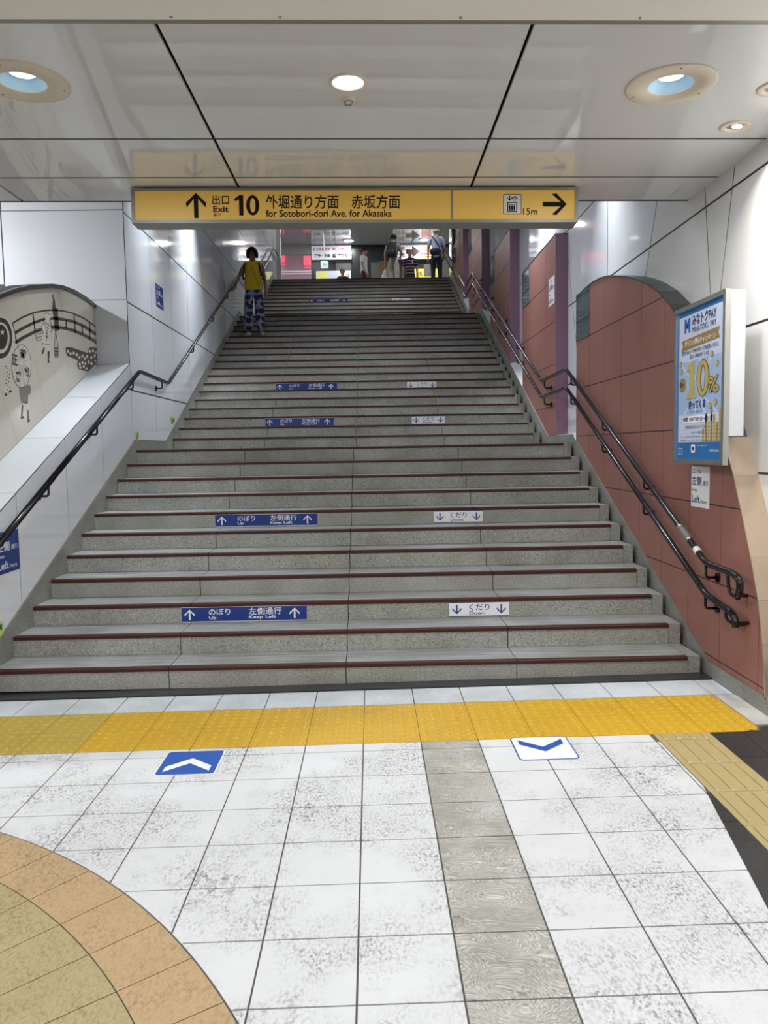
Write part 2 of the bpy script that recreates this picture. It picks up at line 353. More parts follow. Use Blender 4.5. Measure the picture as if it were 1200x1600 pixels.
# tactile warning tiles: 5 x 5 truncated studs on each
def stud_mesh(name, mat):
    mb = MB(); h = TS/2-.0015; mb.box(-h, h, -h, h, -.012, 0)
    for i in range(5):
        for j in range(5):
            mb.lathe([(.019, 0), (.016, .0035), (.010, .005), (0.0005, .005)], (-h+.03+i*(2*h-.06)/4, -h+.03+j*(2*h-.06)/4, 0), 8)
    me = bpy.data.meshes.new(name); me.from_pydata(mb.V, [], mb.F); me.update(); me.materials.append(MAT[mat]); return me
sm, smw = stud_mesh('tactile_tile', 'tile_yellow'), stud_mesh('tactile_tile', 'tile_yellow_worn')
for c in range(-8, 7):
    for k, rm in enumerate(((R_Y0+R_M)/2, (R_M+R_Y1)/2)):
        x, y = fg(c+.5, rm)
        worn = c <= -6
        o = _link('tactile_tile', smw if worn else sm, None, floor, (x, y, 0)); o.rotation_euler.z = FR
for c in range(-8, 8):                                            # pale granite row and black strip at the foot of the stairs
    p = clip(quadtile(c, c+1, R_Y1, (4.872-FO[1])/TS), 1, 0, 2.272)
    if area(p) > .002: slab('granite_tile', p, (0, 0, 0), XA, YA, -.012, .001, 'granite_pale', floor)
box('foot_strip', (-2.6, 2.27, 4.875, 5.02, -.012, .012), 'granite_black', floor)
for y0, y1 in ((4.045, 4.33), (4.333, 4.566)):
    slab('granite_tile', [(2.146, y0), (2.30, y0), (2.30, y1), (2.146, y1)], (0, 0, 0), XA, YA, -.012, .001, 'granite_light', floor)
# beige guidance bars
yj = [4.0-.045, 3.863, 3.555, 3.247, 2.937, 2.627, 2.317, 2.007]
for y1, y0 in zip(yj, yj[1:]):
    mb = MB().box(1.5435, 1.845, y0+.0015, y1-.0015, -.012, .001)
    for i in range(4):
        x = 1.585+i*.0725
        mb.prism([(y0+.012, 0), (y1-.012, 0), (y1-.022, .005), (y0+.022, .005)], (x-.012, 0, .001), (0, 1, 0), (0, 0, 1), -.0, .024)
    mb.mk('guide_bar_tile', 'tile_beige', floor)
# black granite slabs to either side of the bars
for p in ([(1.848, 3.95), (2.03, 3.95), (2.0, 3.62), (1.848, 3.62)], [(1.848, 3.617), (2.0, 3.617), (1.97, 3.42), (1.92, 3.36), (1.848, 3.33)], [(2.033, 3.95), (2.20, 4.03), (2.44, 4.03), (2.44, 3.4), (1.97, 3.40), (2.003, 3.62)], [(1.848, 3.327), (1.92, 3.357), (1.97, 3.397), (2.44, 3.397), (2.44, 1.6), (1.848, 1.6)], [(1.5405, 3.25), (1.5405, 2.98), (1.47, 2.98), (1.527, 3.25)], [(1.47, 2.977), (1.5405, 2.977), (1.5405, 1.6), (1.20, 1.6)]):
    slab('granite_tile', p, (0, 0, 0), XA, YA, -.012, 0, 'granite_black', floor)
# the tan medallion at the corner
angs = [32.3-4.67*k for k in range(7)][::-1]+[36.9, 41.55, 46.2, 50.9, 55.6, 60.3, 65, 69.7, 74.4]
def sector(a0, a1, r0, r1, g=.0022):
    n = 5; A0, A1 = math.radians(a0)+g/r1, math.radians(a1)-g/r1
    return [(CX+(r0+g)*math.cos(A0+(A1-A0)*i/n), CY+(r0+g)*math.sin(A0+(A1-A0)*i/n)) for i in range(n+1)]+[(CX+(r1-g)*math.cos(A1+(A0-A1)*i/n), CY+(r1-g)*math.sin(A1+(A0-A1)*i/n)) for i in range(n+1)]
for a0, a1 in zip(angs, angs[1:]):
    slab('medallion_tile', sector(a0, a1, CR2, CR), (0, 0, 0), XA, YA, -.012, 0, 'tile_tan', floor)
    for r0, r1 in ((2.50, CR2), (2.19, 2.50), (1.88, 2.19)):
        slab('medallion_tile', sector(a0, a1, r0, r1), (0, 0, 0), XA, YA, -.012, 0, 'tile_khaki', floor)

# ------------------------------------------------------------------ stairs
stairs = empty('staircase', (-.15, 4.99, 0)); tag(stairs, 'long grey granite staircase rising in three flights with brown nosings', kind='structure')
XJ = [XL, -1.335, -.150, 1.000, XR]
for n in range(1, 43):
    y, z = nose(n); y2 = nose(n+1)[0] if n < 42 else y+.5
    st = box('step', (XL, XR+.085, y+.03, y2+.05, z-H-.02 if n > 1 else -.02, z-.03), 'joint_black', stairs)
    sh = random.uniform(-.02, .02)
    for k in range(4):
        x0, x1 = XJ[k]+(.003 if k else 0), XJ[k+1]-(.003 if k < 3 else 0)
        if k: x0 += sh*0
        box('riser_slab', (x0, x1, y+.006, y+.032, z-H+.001, z-.027), 'granite_riser', st)
        mb = MB(); prof = [(0, z-.026), (0, z-.006), (.006, z), (.045, z), (.045, z-.026)]
        mb.prism([(a, b) for a, b in prof], (x0, y, 0), (0, 1, 0), (0, 0, 1), 0, x1-x0)
        mb.mk('nosing_strip', 'nosing', st)
        if n <= 11 or n in (29, 42): box('tread_slab', (x0, x1, y+.046, y2+.03, z-.03, z-.001), 'granite_tread', st)
        else:
            if k == 0: box('tread_slab', (XL, XR, y+.046, y2+.03, z-.03, z-.001), 'granite_tread', st)
    box('end_block', (XR+.003, XR+.088, y+.012, y2+.03, z-H, z-.001), 'granite_riser', st)
    box('drain_gutter', (XR+.090, XW-.004, y+.045, y2+.10, z-H-.06 if n > 1 else -.01, z-.095), 'granite_black', st)
upper = box('floor_upper', (-6, 6, TOPY+.3, 28.05, TOPZ-.1, TOPZ-.001), 'granite_tread'); upper.name = 'floor_upper'; tag(upper, 'grey floor of the upper concourse behind the top step', kind='structure')
def skirtline(o1, ol, o2):
    """top of the stone skirting in (y, z)"""
    y0 = nose(1)[0]
    return [(y0, H+o1), (Y11, 11*H+o1-.02), (Y11+.03, 11*H+ol), (Y12-.32, 11*H+ol), (Y29, 29*H+o2-.02), (Y29+.04, 29*H+ol), (Y30-.32, 29*H+ol), (Y42, 42*H+o2), (23.0, 42*H+ol)]
SKL = [(4.40, .02), (4.42, .02)]+[(5.0, .265)]+skirtline(.125, .105, .125)[1:]
SKL[3] = (8.36, 1.708)
SKR = [(-3.1, .125), (4.95, .125)]+skirtline(.075, .095, .12)[1:]
def zat(line, y):
    for (a, b), (c, d) in zip(line, line[1:]):
        if a <= y <= c: return b+(d-b)*(y-a)/(c-a) if c > a else d
    return line[0][1] if y < line[0][0] else line[-1][1]
def skirt(name, line, x0, x1, label):
    root = None
    cuts = ([-3.1, -1.5, .1, 1.7, 3.3] if line[0][0] < 0 else [line[0][0]])+[4.9, 5.6, 6.5, 7.4, Y11, 9.2, Y12, 11.0, 12.1, 13.2, 14.3, Y29, 16.3, Y30, 18.2, 19.3, 20.4, 23.0]
    root = empty(name, ((x0+x1)/2, line[0][0], 0)); tag(root, label, kind='structure')
    for a, b in zip(cuts, cuts[1:]):
        inner = [(y, z) for y, z in line if a < y < b]
        g = .0012
        ptop = [(a+g, zat(line, a+g))]+inner+[(b-g, zat(line, b-g))]
        base = lambda y: max(-.01, zat(line, y)-.55)
        slab('skirt_stone', ptop+[(b-g, base(b)), (a+g, base(a))], (x0, 0, 0), (0, 1, 0), (0, 0, 1), 0, x1-x0, 'granite_skirt', root)
    return root
skirt('baseboard_left', SKL, -2.545, XL, 'speckled granite skirting stepping up below the white wall')
skirt('baseboard_right', SKR, XW-.006, XW+.16, 'speckled granite skirting stepping up below the terracotta walls')

# ------------------------------------------------------------------ white walls beside the stairs
def above(line, poly, y0, y1, dz):
    """cut away what lies below the skirting line"""
    ys = sorted({y0, y1, *[p[0] for p in line if y0 < p[0] < y1], *[y0+(y1-y0)*k/40 for k in range(1, 40)]})
    out = []
    # panel as a column of points: lower boundary follows the line
    ztop = max(p[1] for p in poly); zbot = min(p[1] for p in poly)
    low = [(y, max(zbot, zat(line, y)+dz)) for y in ys]
    if all(z >= ztop-.01 for _, z in low): return []
    low = [(y, min(z, ztop-.002)) for y, z in low]
    return low+[(y1, ztop), (y0, ztop)]
WXL = -2.522
CEIL_S = lambda y: 4.75+(max(y, 5.85)-5.85)*(8.82-4.75)/(21.5-5.85) if y < 21.5 else 8.82
wl = MB(); wl.box(-2.70, WXL-.003, 8.331, 23.0, 0, 9.3); wl.box(-2.70, WXL-.003, 4.2, 8.331, -.02, .2)
wall_left = wl.mk('wall_left', 'backing_dark'); tag(wall_left, 'glossy white enamel panelled wall along the stairs', kind='structure')
cols = [8.327+.93*k for k in range(17)]
cols = [c for c in cols if c < 23]+[23.0]
G = .0055; GZ = .008
for a, b in zip(cols, cols[1:]):
    for z0, z1 in zip(WZ, WZ[1:]):
        if z0 > CEIL_S(b)+.1: continue
        p = above(SKL, [(a, z0+GZ), (b, z1-GZ)], a+G, b-G, .006)
        if not p or area(p) < .01: continue
        lean = random.uniform(-.05, .05) if z0 > 2.2 else 0
        slab('wall_panel', p, (WXL, 0, 0), (0, 1, 0), (0, 0, 1), -.0028, 0, 'enamel_white', wall_left)
# the low parapet below the sloping ledge
LG = lambda y: 2.532-.437*(8.327-y)
pc = [4.30, 4.60, 5.52, 6.46, 7.37, 8.327]
par = slab('wall_parapet', [(4.3, -.01), (8.34, -.01), (8.326, LG(8.326)-.005), (4.3, LG(4.3)-.005)], (-2.86, 0, 0), (0, 1, 0), (0, 0, 1), 0, .335, 'backing_dark'); tag(par, 'white panelled parapet with sloping ledge below the mural', kind='structure')
for a, b in zip(pc, pc[1:]):
    ys = [a+G]+[p[0] for p in SKL if a+G < p[0] < b-G]+[b-G]
    slab('wall_panel', [(y, zat(SKL, y)+.004) for y in ys]+[(b-G, LG(b-G)-.014), (a+G, LG(a+G)-.014)], (WXL, 0, 0), (0, 1, 0), (0, 0, 1), -.0028, 0, 'enamel_white', par)
    y0, y1 = a+G*.8, b-G*.8
    mk('ledge_panel', [(-2.868, y0, LG(y0)-.0045), (WXL-.004, y0, LG(y0)-.0045), (WXL-.004, y1, LG(y1)-.0045), (-2.868, y1, LG(y1)-.0045), (-2.868, y0, LG(y0)), (WXL-.004, y0, LG(y0)), (WXL-.004, y1, LG(y1)), (-2.868, y1, LG(y1))], boxvf(0, 1, 0, 1, 0, 1)[1], 'enamel_white', par)
# wall facing the concourse above the mural
wf = box('wall_front', (-6.5, -2.526, 8.330, 8.50, 0, 5.2), 'backing_dark'); tag(wf, 'white enamel wall facing the concourse above the mural', kind='structure')
for x0, x1, z0, z1 in ((-3.80, -2.524, 3.205, 4.13), (-3.80, -2.524, 4.138, 5.2), (-2.924, -2.524, 2.50, 3.199), (-5.2, -3.808, 3.38, 4.13), (-5.2, -3.808, 4.138, 5.2), (-3.80, -3.40, 3.34, 3.38)):
    if (x0, z0) == (-3.80, 3.34): continue
    box('wall_panel', (x0, x1-.006, 8.3272, 8.3298, z0, z1), 'enamel_white', wf)
box('lower_panel', (-5.2, -2.932, 8.3275, 8.3298, .5, 3.196), 'trim_grey', wf)  # flush panel, darker grey than the wall above

# ------------------------------------------------------------------ mural arch
# line art of the mural: name, tone, layer, outline in (y, z)
MURAL = [
('bridge_rail','d',1,[(6.385,2.644),(6.577,2.725),(6.8,2.8),(7.036,2.86),(7.235,2.9),(7.443,2.928),(7.691,2.948),(7.984,2.948),(8.314,2.915),(8.346,2.935),(8.01,2.967),(7.708,2.966),(7.452,2.946),(7.237,2.916),(7.033,2.875),(6.792,2.813),(6.564,2.736),(6.37,2.653)]),
('bridge_rail','d',1,[(6.41,2.562),(6.571,2.627),(6.795,2.709),(7.03,2.78),(7.224,2.816),(7.43,2.842),(7.675,2.861),(7.964,2.861),(8.31,2.827),(8.363,2.86),(8.008,2.893),(7.702,2.892),(7.445,2.871),(7.228,2.844),(7.02,2.803),(6.775,2.728),(6.547,2.645),(6.386,2.579)]),
('bridge_rail','d',1,[(6.424,2.487),(6.563,2.546),(6.786,2.625),(7.022,2.698),(7.214,2.735),(7.419,2.759),(7.663,2.772),(7.953,2.768),(8.317,2.744),(8.368,2.78),(7.996,2.803),(7.693,2.806),(7.436,2.79),(7.218,2.764),(7.008,2.723),(6.763,2.646),(6.536,2.565),(6.394,2.504)]),
('bridge_post','d',1,[(6.77,2.787),(6.791,2.647),(6.816,2.652),(6.795,2.793)]),
('bridge_post','d',1,[(7.711,2.948),(7.722,2.852),(7.754,2.858),(7.743,2.954)]),
('bridge_post','d',1,[(8.133,2.929),(8.111,2.765),(8.147,2.77),(8.169,2.934)]),
('bridge_post','d',1,[(7.504,2.86),(7.494,2.785),(7.525,2.789),(7.535,2.865)]),
('bridge_post','d',1,[(7.722,2.852),(7.711,2.769),(7.743,2.774),(7.754,2.857)]),
('bridge_post','d',1,[(7.923,2.873),(7.912,2.793),(7.947,2.798),(7.957,2.878)]),
('bridge_post','d',1,[(6.371,2.647),(6.425,2.501),(6.447,2.506),(6.393,2.652)]),
('tower','d',1,[(7.23,3.059),(7.25,3.017),(7.269,3.011),(7.283,2.937),(7.329,2.935),(7.329,2.832),(7.349,2.741),(7.237,2.714),(7.224,2.814),(7.201,2.912),(7.228,3.003),(7.21,3.025)]),
('umbrella','l',2,[(6.408,2.522),(6.396,2.475),(6.371,2.428),(6.336,2.384),(6.292,2.347),(6.242,2.317),(6.188,2.296),(6.134,2.285),(6.081,2.285),(6.034,2.294),(5.993,2.313),(5.961,2.34),(5.938,2.374),(5.926,2.413),(5.926,2.455),(5.937,2.499),(5.958,2.543),(5.99,2.584),(6.029,2.622),(6.076,2.653),(6.128,2.676),(6.182,2.69),(6.236,2.694),(6.286,2.688),(6.331,2.671),(6.367,2.645),(6.393,2.61),(6.407,2.568)]),
('umbrella_ring','d',3,[(6.359,2.527),(6.349,2.489),(6.33,2.452),(6.302,2.418),(6.267,2.388),(6.227,2.364),(6.184,2.347),(6.14,2.338),(6.098,2.337),(6.059,2.344),(6.026,2.359),(6.0,2.38),(5.981,2.407),(5.972,2.438),(5.971,2.472),(5.98,2.508),(5.997,2.543),(6.023,2.576),(6.055,2.606),(6.093,2.631),(6.135,2.649),(6.178,2.661),(6.221,2.664),(6.262,2.659),(6.298,2.645),(6.327,2.624),(6.347,2.596),(6.358,2.563)]),
('umbrella_ring','l',4,[(6.31,2.522),(6.302,2.493),(6.288,2.465),(6.267,2.438),(6.24,2.415),(6.21,2.397),(6.178,2.384),(6.144,2.377),(6.112,2.376),(6.083,2.381),(6.058,2.392),(6.038,2.409),(6.024,2.43),(6.016,2.454),(6.016,2.48),(6.023,2.508),(6.036,2.535),(6.056,2.561),(6.08,2.584),(6.109,2.603),(6.141,2.617),(6.174,2.625),(6.207,2.627),(6.237,2.623),(6.264,2.612),(6.286,2.596),(6.301,2.575),(6.309,2.55)]),
('umbrella_ring','d',5,[(6.275,2.521),(6.269,2.499),(6.258,2.476),(6.242,2.455),(6.222,2.437),(6.198,2.422),(6.173,2.412),(6.148,2.406),(6.123,2.405),(6.101,2.409),(6.081,2.418),(6.066,2.432),(6.055,2.449),(6.049,2.468),(6.049,2.489),(6.054,2.512),(6.065,2.533),(6.08,2.554),(6.099,2.572),(6.122,2.587),(6.146,2.598),(6.172,2.605),(6.197,2.606),(6.22,2.602),(6.24,2.594),(6.257,2.581),(6.268,2.564),(6.275,2.544)]),
('umbrella_emblem','l',6,[(6.192,2.575),(6.2,2.559),(6.23,2.563),(6.205,2.548),(6.211,2.531),(6.188,2.538),(6.162,2.524),(6.173,2.543),(6.151,2.551),(6.18,2.556)]),
('umbrella','d',2,[(6.689,2.336),(6.679,2.294),(6.66,2.253),(6.633,2.216),(6.599,2.184),(6.56,2.159),(6.519,2.142),(6.477,2.134),(6.437,2.136),(6.4,2.146),(6.369,2.165),(6.345,2.19),(6.328,2.222),(6.319,2.258),(6.32,2.297),(6.329,2.337),(6.346,2.376),(6.371,2.412),(6.403,2.444),(6.44,2.47),(6.48,2.488),(6.521,2.498),(6.562,2.499),(6.601,2.491),(6.634,2.473),(6.661,2.448),(6.68,2.415),(6.69,2.377)]),
('umbrella_ring','l',3,[(6.68,2.335),(6.671,2.295),(6.652,2.255),(6.626,2.219),(6.594,2.188),(6.557,2.164),(6.518,2.148),(6.478,2.14),(6.439,2.141),(6.405,2.151),(6.375,2.169),(6.351,2.194),(6.335,2.225),(6.327,2.26),(6.327,2.298),(6.336,2.337),(6.353,2.374),(6.377,2.41),(6.407,2.44),(6.443,2.465),(6.481,2.483),(6.521,2.493),(6.56,2.493),(6.596,2.485),(6.628,2.468),(6.654,2.443),(6.672,2.412),(6.681,2.375)]),
('umbrella_rib','g',4,[(6.529,2.342),(6.666,2.298),(6.67,2.301),(6.533,2.345)]),
('umbrella_rib','g',4,[(6.52,2.329),(6.613,2.213),(6.62,2.214),(6.526,2.331)]),
('umbrella_rib','g',4,[(6.506,2.32),(6.531,2.157),(6.538,2.158),(6.512,2.321)]),
('umbrella_rib','g',4,[(6.491,2.318),(6.442,2.144),(6.448,2.145),(6.497,2.318)]),
('umbrella_rib','g',4,[(6.478,2.323),(6.369,2.178),(6.375,2.177),(6.484,2.323)]),
('umbrella_rib','g',4,[(6.472,2.335),(6.331,2.246),(6.336,2.245),(6.476,2.334)]),
('umbrella_rib','g',4,[(6.475,2.35),(6.339,2.334),(6.339,2.331),(6.475,2.347)]),
('umbrella_rib','g',4,[(6.486,2.363),(6.389,2.416),(6.384,2.414),(6.48,2.361)]),
('umbrella_rib','g',4,[(6.5,2.372),(6.468,2.473),(6.462,2.472),(6.494,2.371)]),
('umbrella_rib','g',4,[(6.515,2.375),(6.557,2.49),(6.551,2.49),(6.509,2.374)]),
('umbrella_rib','g',4,[(6.528,2.369),(6.634,2.46),(6.628,2.46),(6.522,2.37)]),
('umbrella_rib','g',4,[(6.533,2.357),(6.674,2.389),(6.673,2.391),(6.531,2.36)]),
('figure','l',2,[(6.201,2.304),(6.309,2.32),(6.28,2.16),(6.292,2.098),(6.182,2.064),(6.179,2.116),(6.228,2.209)]),
('figure_dots','d',3,[(6.231,2.285),(6.228,2.28),(6.221,2.277),(6.214,2.278),(6.212,2.283),(6.215,2.289),(6.222,2.291),(6.229,2.29)]),
('figure_dots','d',3,[(6.262,2.273),(6.259,2.268),(6.252,2.265),(6.245,2.266),(6.243,2.271),(6.246,2.277),(6.253,2.28),(6.26,2.278)]),
('figure_dots','d',3,[(6.294,2.261),(6.29,2.256),(6.283,2.253),(6.276,2.254),(6.274,2.259),(6.278,2.265),(6.285,2.268),(6.291,2.266)]),
('figure_dots','d',3,[(6.251,2.242),(6.247,2.236),(6.24,2.234),(6.234,2.235),(6.231,2.24),(6.235,2.245),(6.242,2.248),(6.249,2.247)]),
('figure_dots','d',3,[(6.282,2.23),(6.279,2.224),(6.271,2.221),(6.265,2.223),(6.263,2.228),(6.266,2.233),(6.273,2.236),(6.28,2.234)]),
('figure_dots','d',3,[(6.239,2.21),(6.236,2.205),(6.229,2.202),(6.222,2.204),(6.22,2.209),(6.223,2.214),(6.231,2.217),(6.237,2.215)]),
('figure_dots','d',3,[(6.271,2.198),(6.267,2.193),(6.26,2.19),(6.253,2.191),(6.251,2.196),(6.255,2.202),(6.262,2.204),(6.268,2.203)]),
('figure_dots','d',3,[(6.228,2.179),(6.225,2.174),(6.217,2.171),(6.211,2.173),(6.209,2.177),(6.212,2.183),(6.219,2.185),(6.226,2.184)]),
('figure_dots','d',3,[(6.259,2.167),(6.256,2.161),(6.248,2.159),(6.242,2.16),(6.24,2.165),(6.243,2.17),(6.25,2.173),(6.257,2.172)]),
('figure_dots','d',3,[(6.217,2.148),(6.213,2.143),(6.206,2.14),(6.2,2.141),(6.197,2.146),(6.201,2.152),(6.208,2.154),(6.214,2.153)]),
('figure_dots','d',3,[(6.248,2.135),(6.244,2.13),(6.237,2.127),(6.23,2.129),(6.228,2.134),(6.232,2.139),(6.239,2.142),(6.245,2.14)]),
('figure_dots','d',3,[(6.279,2.123),(6.276,2.117),(6.268,2.115),(6.262,2.116),(6.259,2.121),(6.263,2.126),(6.27,2.129),(6.277,2.127)]),
('figure_dots','d',3,[(6.236,2.104),(6.233,2.099),(6.226,2.096),(6.219,2.098),(6.217,2.103),(6.22,2.108),(6.227,2.11),(6.234,2.109)]),
('figure_dots','d',3,[(6.267,2.091),(6.264,2.086),(6.257,2.083),(6.25,2.085),(6.248,2.09),(6.251,2.095),(6.259,2.098),(6.265,2.096)]),
('figure_foot','d',3,[(6.173,2.067),(6.202,2.074),(6.219,2.053),(6.174,2.045)]),
('figure_foot','d',3,[(6.252,2.095),(6.292,2.103),(6.298,2.088),(6.25,2.077)]),
('figure','g',2,[(6.432,2.136),(6.564,2.156),(6.635,2.181),(6.659,2.145),(6.642,2.096),(6.598,2.083),(6.582,2.012),(6.466,2.009),(6.438,2.063)]),
('figure','l',2,[(6.466,2.009),(6.617,2.028),(6.61,1.97),(6.549,1.948),(6.506,1.993)]),
('figure_leg','d',3,[(6.466,1.991),(6.438,1.897),(6.467,1.897),(6.495,1.992)]),
('figure_leg','d',3,[(6.56,1.953),(6.56,1.864),(6.59,1.865),(6.59,1.956)]),
('figure_foot','d',3,[(6.427,1.892),(6.48,1.903),(6.501,1.885),(6.435,1.873)]),
('figure_foot','d',3,[(6.549,1.864),(6.599,1.884),(6.609,1.861),(6.558,1.85)]),
('figure','l',2,[(7.011,2.78),(7.122,2.798),(7.151,2.732),(7.095,2.673),(7.094,2.573),(6.937,2.561),(6.972,2.655),(6.931,2.698)]),
('figure','l',2,[(7.159,2.834),(7.15,2.818),(7.129,2.802),(7.1,2.791),(7.069,2.786),(7.042,2.788),(7.025,2.797),(7.02,2.811),(7.029,2.827),(7.049,2.842),(7.078,2.853),(7.109,2.859),(7.136,2.857),(7.154,2.848)]),
('figure_line','d',3,[(7.02,2.834),(7.079,2.854),(7.155,2.842),(7.161,2.846),(7.082,2.858),(7.017,2.837)]),
('figure_line','d',3,[(7.014,2.781),(6.939,2.709),(6.967,2.649),(6.976,2.651),(6.949,2.71),(7.023,2.781)]),
('figure_line','d',3,[(7.117,2.791),(7.184,2.737),(7.116,2.682),(7.125,2.681),(7.195,2.739),(7.127,2.794)]),
('figure_line','d',3,[(7.015,2.75),(7.048,2.626),(7.057,2.628),(7.025,2.752)]),
('figure_line','d',3,[(7.089,2.762),(7.019,2.593),(7.029,2.593),(7.099,2.764)]),
('figure_line','d',3,[(6.857,2.747),(6.961,2.77),(7.26,2.716),(7.266,2.72),(6.966,2.774),(6.856,2.751)]),
('figure_line','d',3,[(7.245,2.716),(7.196,2.566),(7.206,2.567),(7.255,2.717)]),
('figure_line','d',3,[(7.245,2.715),(7.286,2.577),(7.297,2.579),(7.255,2.717)]),
('figure_line','d',3,[(6.936,2.559),(7.093,2.57),(7.095,2.575),(6.938,2.564)]),
('figure_line','d',3,[(7.038,2.723),(7.109,2.714),(7.115,2.718),(7.043,2.727)]),
('figure_line','d',3,[(6.991,2.636),(7.08,2.629),(7.085,2.633),(6.996,2.64)]),
('figure_leg','d',3,[(6.956,2.525),(6.993,2.534),(6.958,2.485),(6.924,2.457),(6.92,2.481)]),
('figure_leg','d',3,[(7.05,2.507),(7.092,2.512),(7.067,2.428),(7.089,2.411),(7.037,2.405)]),
('figure','l',2,[(6.944,2.562),(7.094,2.573),(7.087,2.511),(7.036,2.495),(7.004,2.531),(6.951,2.519)]),
('basket','g',2,[(7.193,2.565),(7.297,2.579),(7.29,2.485),(7.194,2.473)]),
('basket_band','d',3,[(7.191,2.552),(7.3,2.563),(7.301,2.568),(7.192,2.557)]),
('basket_band','d',3,[(7.187,2.521),(7.296,2.531),(7.297,2.537),(7.188,2.526)]),
('basket_band','d',3,[(7.184,2.495),(7.292,2.505),(7.294,2.511),(7.185,2.5)]),
('basket_band','d',3,[(7.181,2.471),(7.289,2.481),(7.291,2.486),(7.182,2.477)]),
('basket_band','d',3,[(6.799,2.676),(6.867,2.659),(6.947,2.684),(6.944,2.687),(6.87,2.663),(6.806,2.68)]),
('basket_band','d',3,[(6.795,2.647),(6.863,2.629),(6.943,2.654),(6.94,2.657),(6.866,2.634),(6.802,2.651)]),
('basket_band','d',3,[(6.792,2.617),(6.86,2.6),(6.94,2.624),(6.936,2.627),(6.862,2.604),(6.798,2.621)]),
('basket_band','d',3,[(6.789,2.593),(6.857,2.575),(6.936,2.599),(6.933,2.602),(6.859,2.579),(6.795,2.597)]),
('blossom_cloud','d',2,[(7.471,2.591),(7.514,2.607),(7.627,2.616),(8.061,2.615),(8.084,2.664),(8.135,2.688),(8.345,2.703),(8.339,2.558),(8.036,2.421),(7.776,2.422),(7.74,2.46),(7.772,2.506),(7.503,2.52),(7.474,2.549)]),
('blossom','w',3,[(7.542,2.568),(7.551,2.558),(7.528,2.557),(7.509,2.545),(7.506,2.558),(7.486,2.561),(7.508,2.569),(7.514,2.583),(7.53,2.575),(7.554,2.581)]),
('blossom','w',3,[(7.605,2.554),(7.614,2.544),(7.59,2.543),(7.571,2.532),(7.568,2.544),(7.548,2.547),(7.57,2.555),(7.576,2.569),(7.592,2.562),(7.617,2.567)]),
('blossom','w',3,[(7.684,2.569),(7.693,2.559),(7.669,2.558),(7.649,2.546),(7.646,2.559),(7.626,2.562),(7.648,2.57),(7.654,2.584),(7.671,2.577),(7.696,2.582)]),
('blossom','w',3,[(7.764,2.562),(7.773,2.552),(7.749,2.551),(7.729,2.539),(7.726,2.552),(7.705,2.555),(7.728,2.564),(7.734,2.578),(7.751,2.57),(7.777,2.576)]),
('blossom','w',3,[(7.836,2.543),(7.845,2.532),(7.82,2.532),(7.8,2.52),(7.797,2.533),(7.776,2.536),(7.799,2.545),(7.805,2.559),(7.823,2.551),(7.849,2.556)]),
('blossom','w',3,[(7.922,2.57),(7.931,2.559),(7.905,2.558),(7.885,2.546),(7.882,2.559),(7.86,2.563),(7.883,2.571),(7.89,2.585),(7.908,2.578),(7.934,2.583)]),
('blossom','w',3,[(7.98,2.549),(7.99,2.538),(7.964,2.537),(7.943,2.525),(7.94,2.538),(7.918,2.541),(7.941,2.55),(7.948,2.564),(7.967,2.557),(7.993,2.562)]),
('blossom','w',3,[(8.047,2.579),(8.057,2.568),(8.03,2.567),(8.009,2.555),(8.006,2.568),(7.983,2.572),(8.008,2.581),(8.015,2.595),(8.033,2.587),(8.06,2.593)]),
('blossom','w',3,[(8.135,2.642),(8.145,2.631),(8.118,2.63),(8.097,2.617),(8.093,2.63),(8.07,2.633),(8.095,2.643),(8.102,2.657),(8.121,2.65),(8.148,2.655)]),
('blossom','w',3,[(8.229,2.659),(8.239,2.648),(8.211,2.647),(8.189,2.634),(8.186,2.647),(8.162,2.651),(8.187,2.66),(8.195,2.675),(8.214,2.667),(8.242,2.673)]),
('blossom','w',3,[(8.318,2.652),(8.328,2.641),(8.3,2.64),(8.278,2.627),(8.274,2.641),(8.25,2.644),(8.275,2.653),(8.283,2.668),(8.303,2.661),(8.332,2.667)]),
('blossom','w',3,[(8.279,2.612),(8.289,2.601),(8.261,2.6),(8.239,2.588),(8.235,2.601),(8.212,2.604),(8.237,2.614),(8.244,2.628),(8.264,2.621),(8.293,2.626)]),
('blossom','w',3,[(8.176,2.583),(8.186,2.572),(8.159,2.571),(8.137,2.558),(8.133,2.572),(8.11,2.575),(8.135,2.584),(8.142,2.599),(8.161,2.591),(8.189,2.597)]),
('blossom','w',3,[(8.088,2.527),(8.098,2.515),(8.071,2.515),(8.05,2.503),(8.046,2.516),(8.024,2.519),(8.048,2.528),(8.055,2.542),(8.074,2.535),(8.101,2.54)]),
('blossom','w',3,[(8.167,2.518),(8.177,2.507),(8.15,2.506),(8.129,2.494),(8.125,2.507),(8.102,2.511),(8.127,2.52),(8.134,2.534),(8.153,2.526),(8.181,2.532)]),
('blossom','w',3,[(8.289,2.561),(8.299,2.549),(8.271,2.549),(8.249,2.536),(8.245,2.549),(8.221,2.553),(8.247,2.562),(8.254,2.577),(8.274,2.569),(8.303,2.575)]),
('blossom','w',3,[(7.99,2.499),(7.999,2.488),(7.973,2.487),(7.952,2.475),(7.949,2.488),(7.927,2.492),(7.95,2.5),(7.957,2.514),(7.976,2.507),(8.002,2.512)]),
('blossom','w',3,[(7.913,2.501),(7.922,2.491),(7.896,2.49),(7.876,2.478),(7.873,2.491),(7.851,2.495),(7.874,2.503),(7.881,2.517),(7.899,2.51),(7.925,2.515)]),
('blossom','w',3,[(7.939,2.465),(7.948,2.454),(7.922,2.453),(7.902,2.442),(7.898,2.455),(7.877,2.458),(7.9,2.467),(7.907,2.481),(7.925,2.473),(7.951,2.478)]),
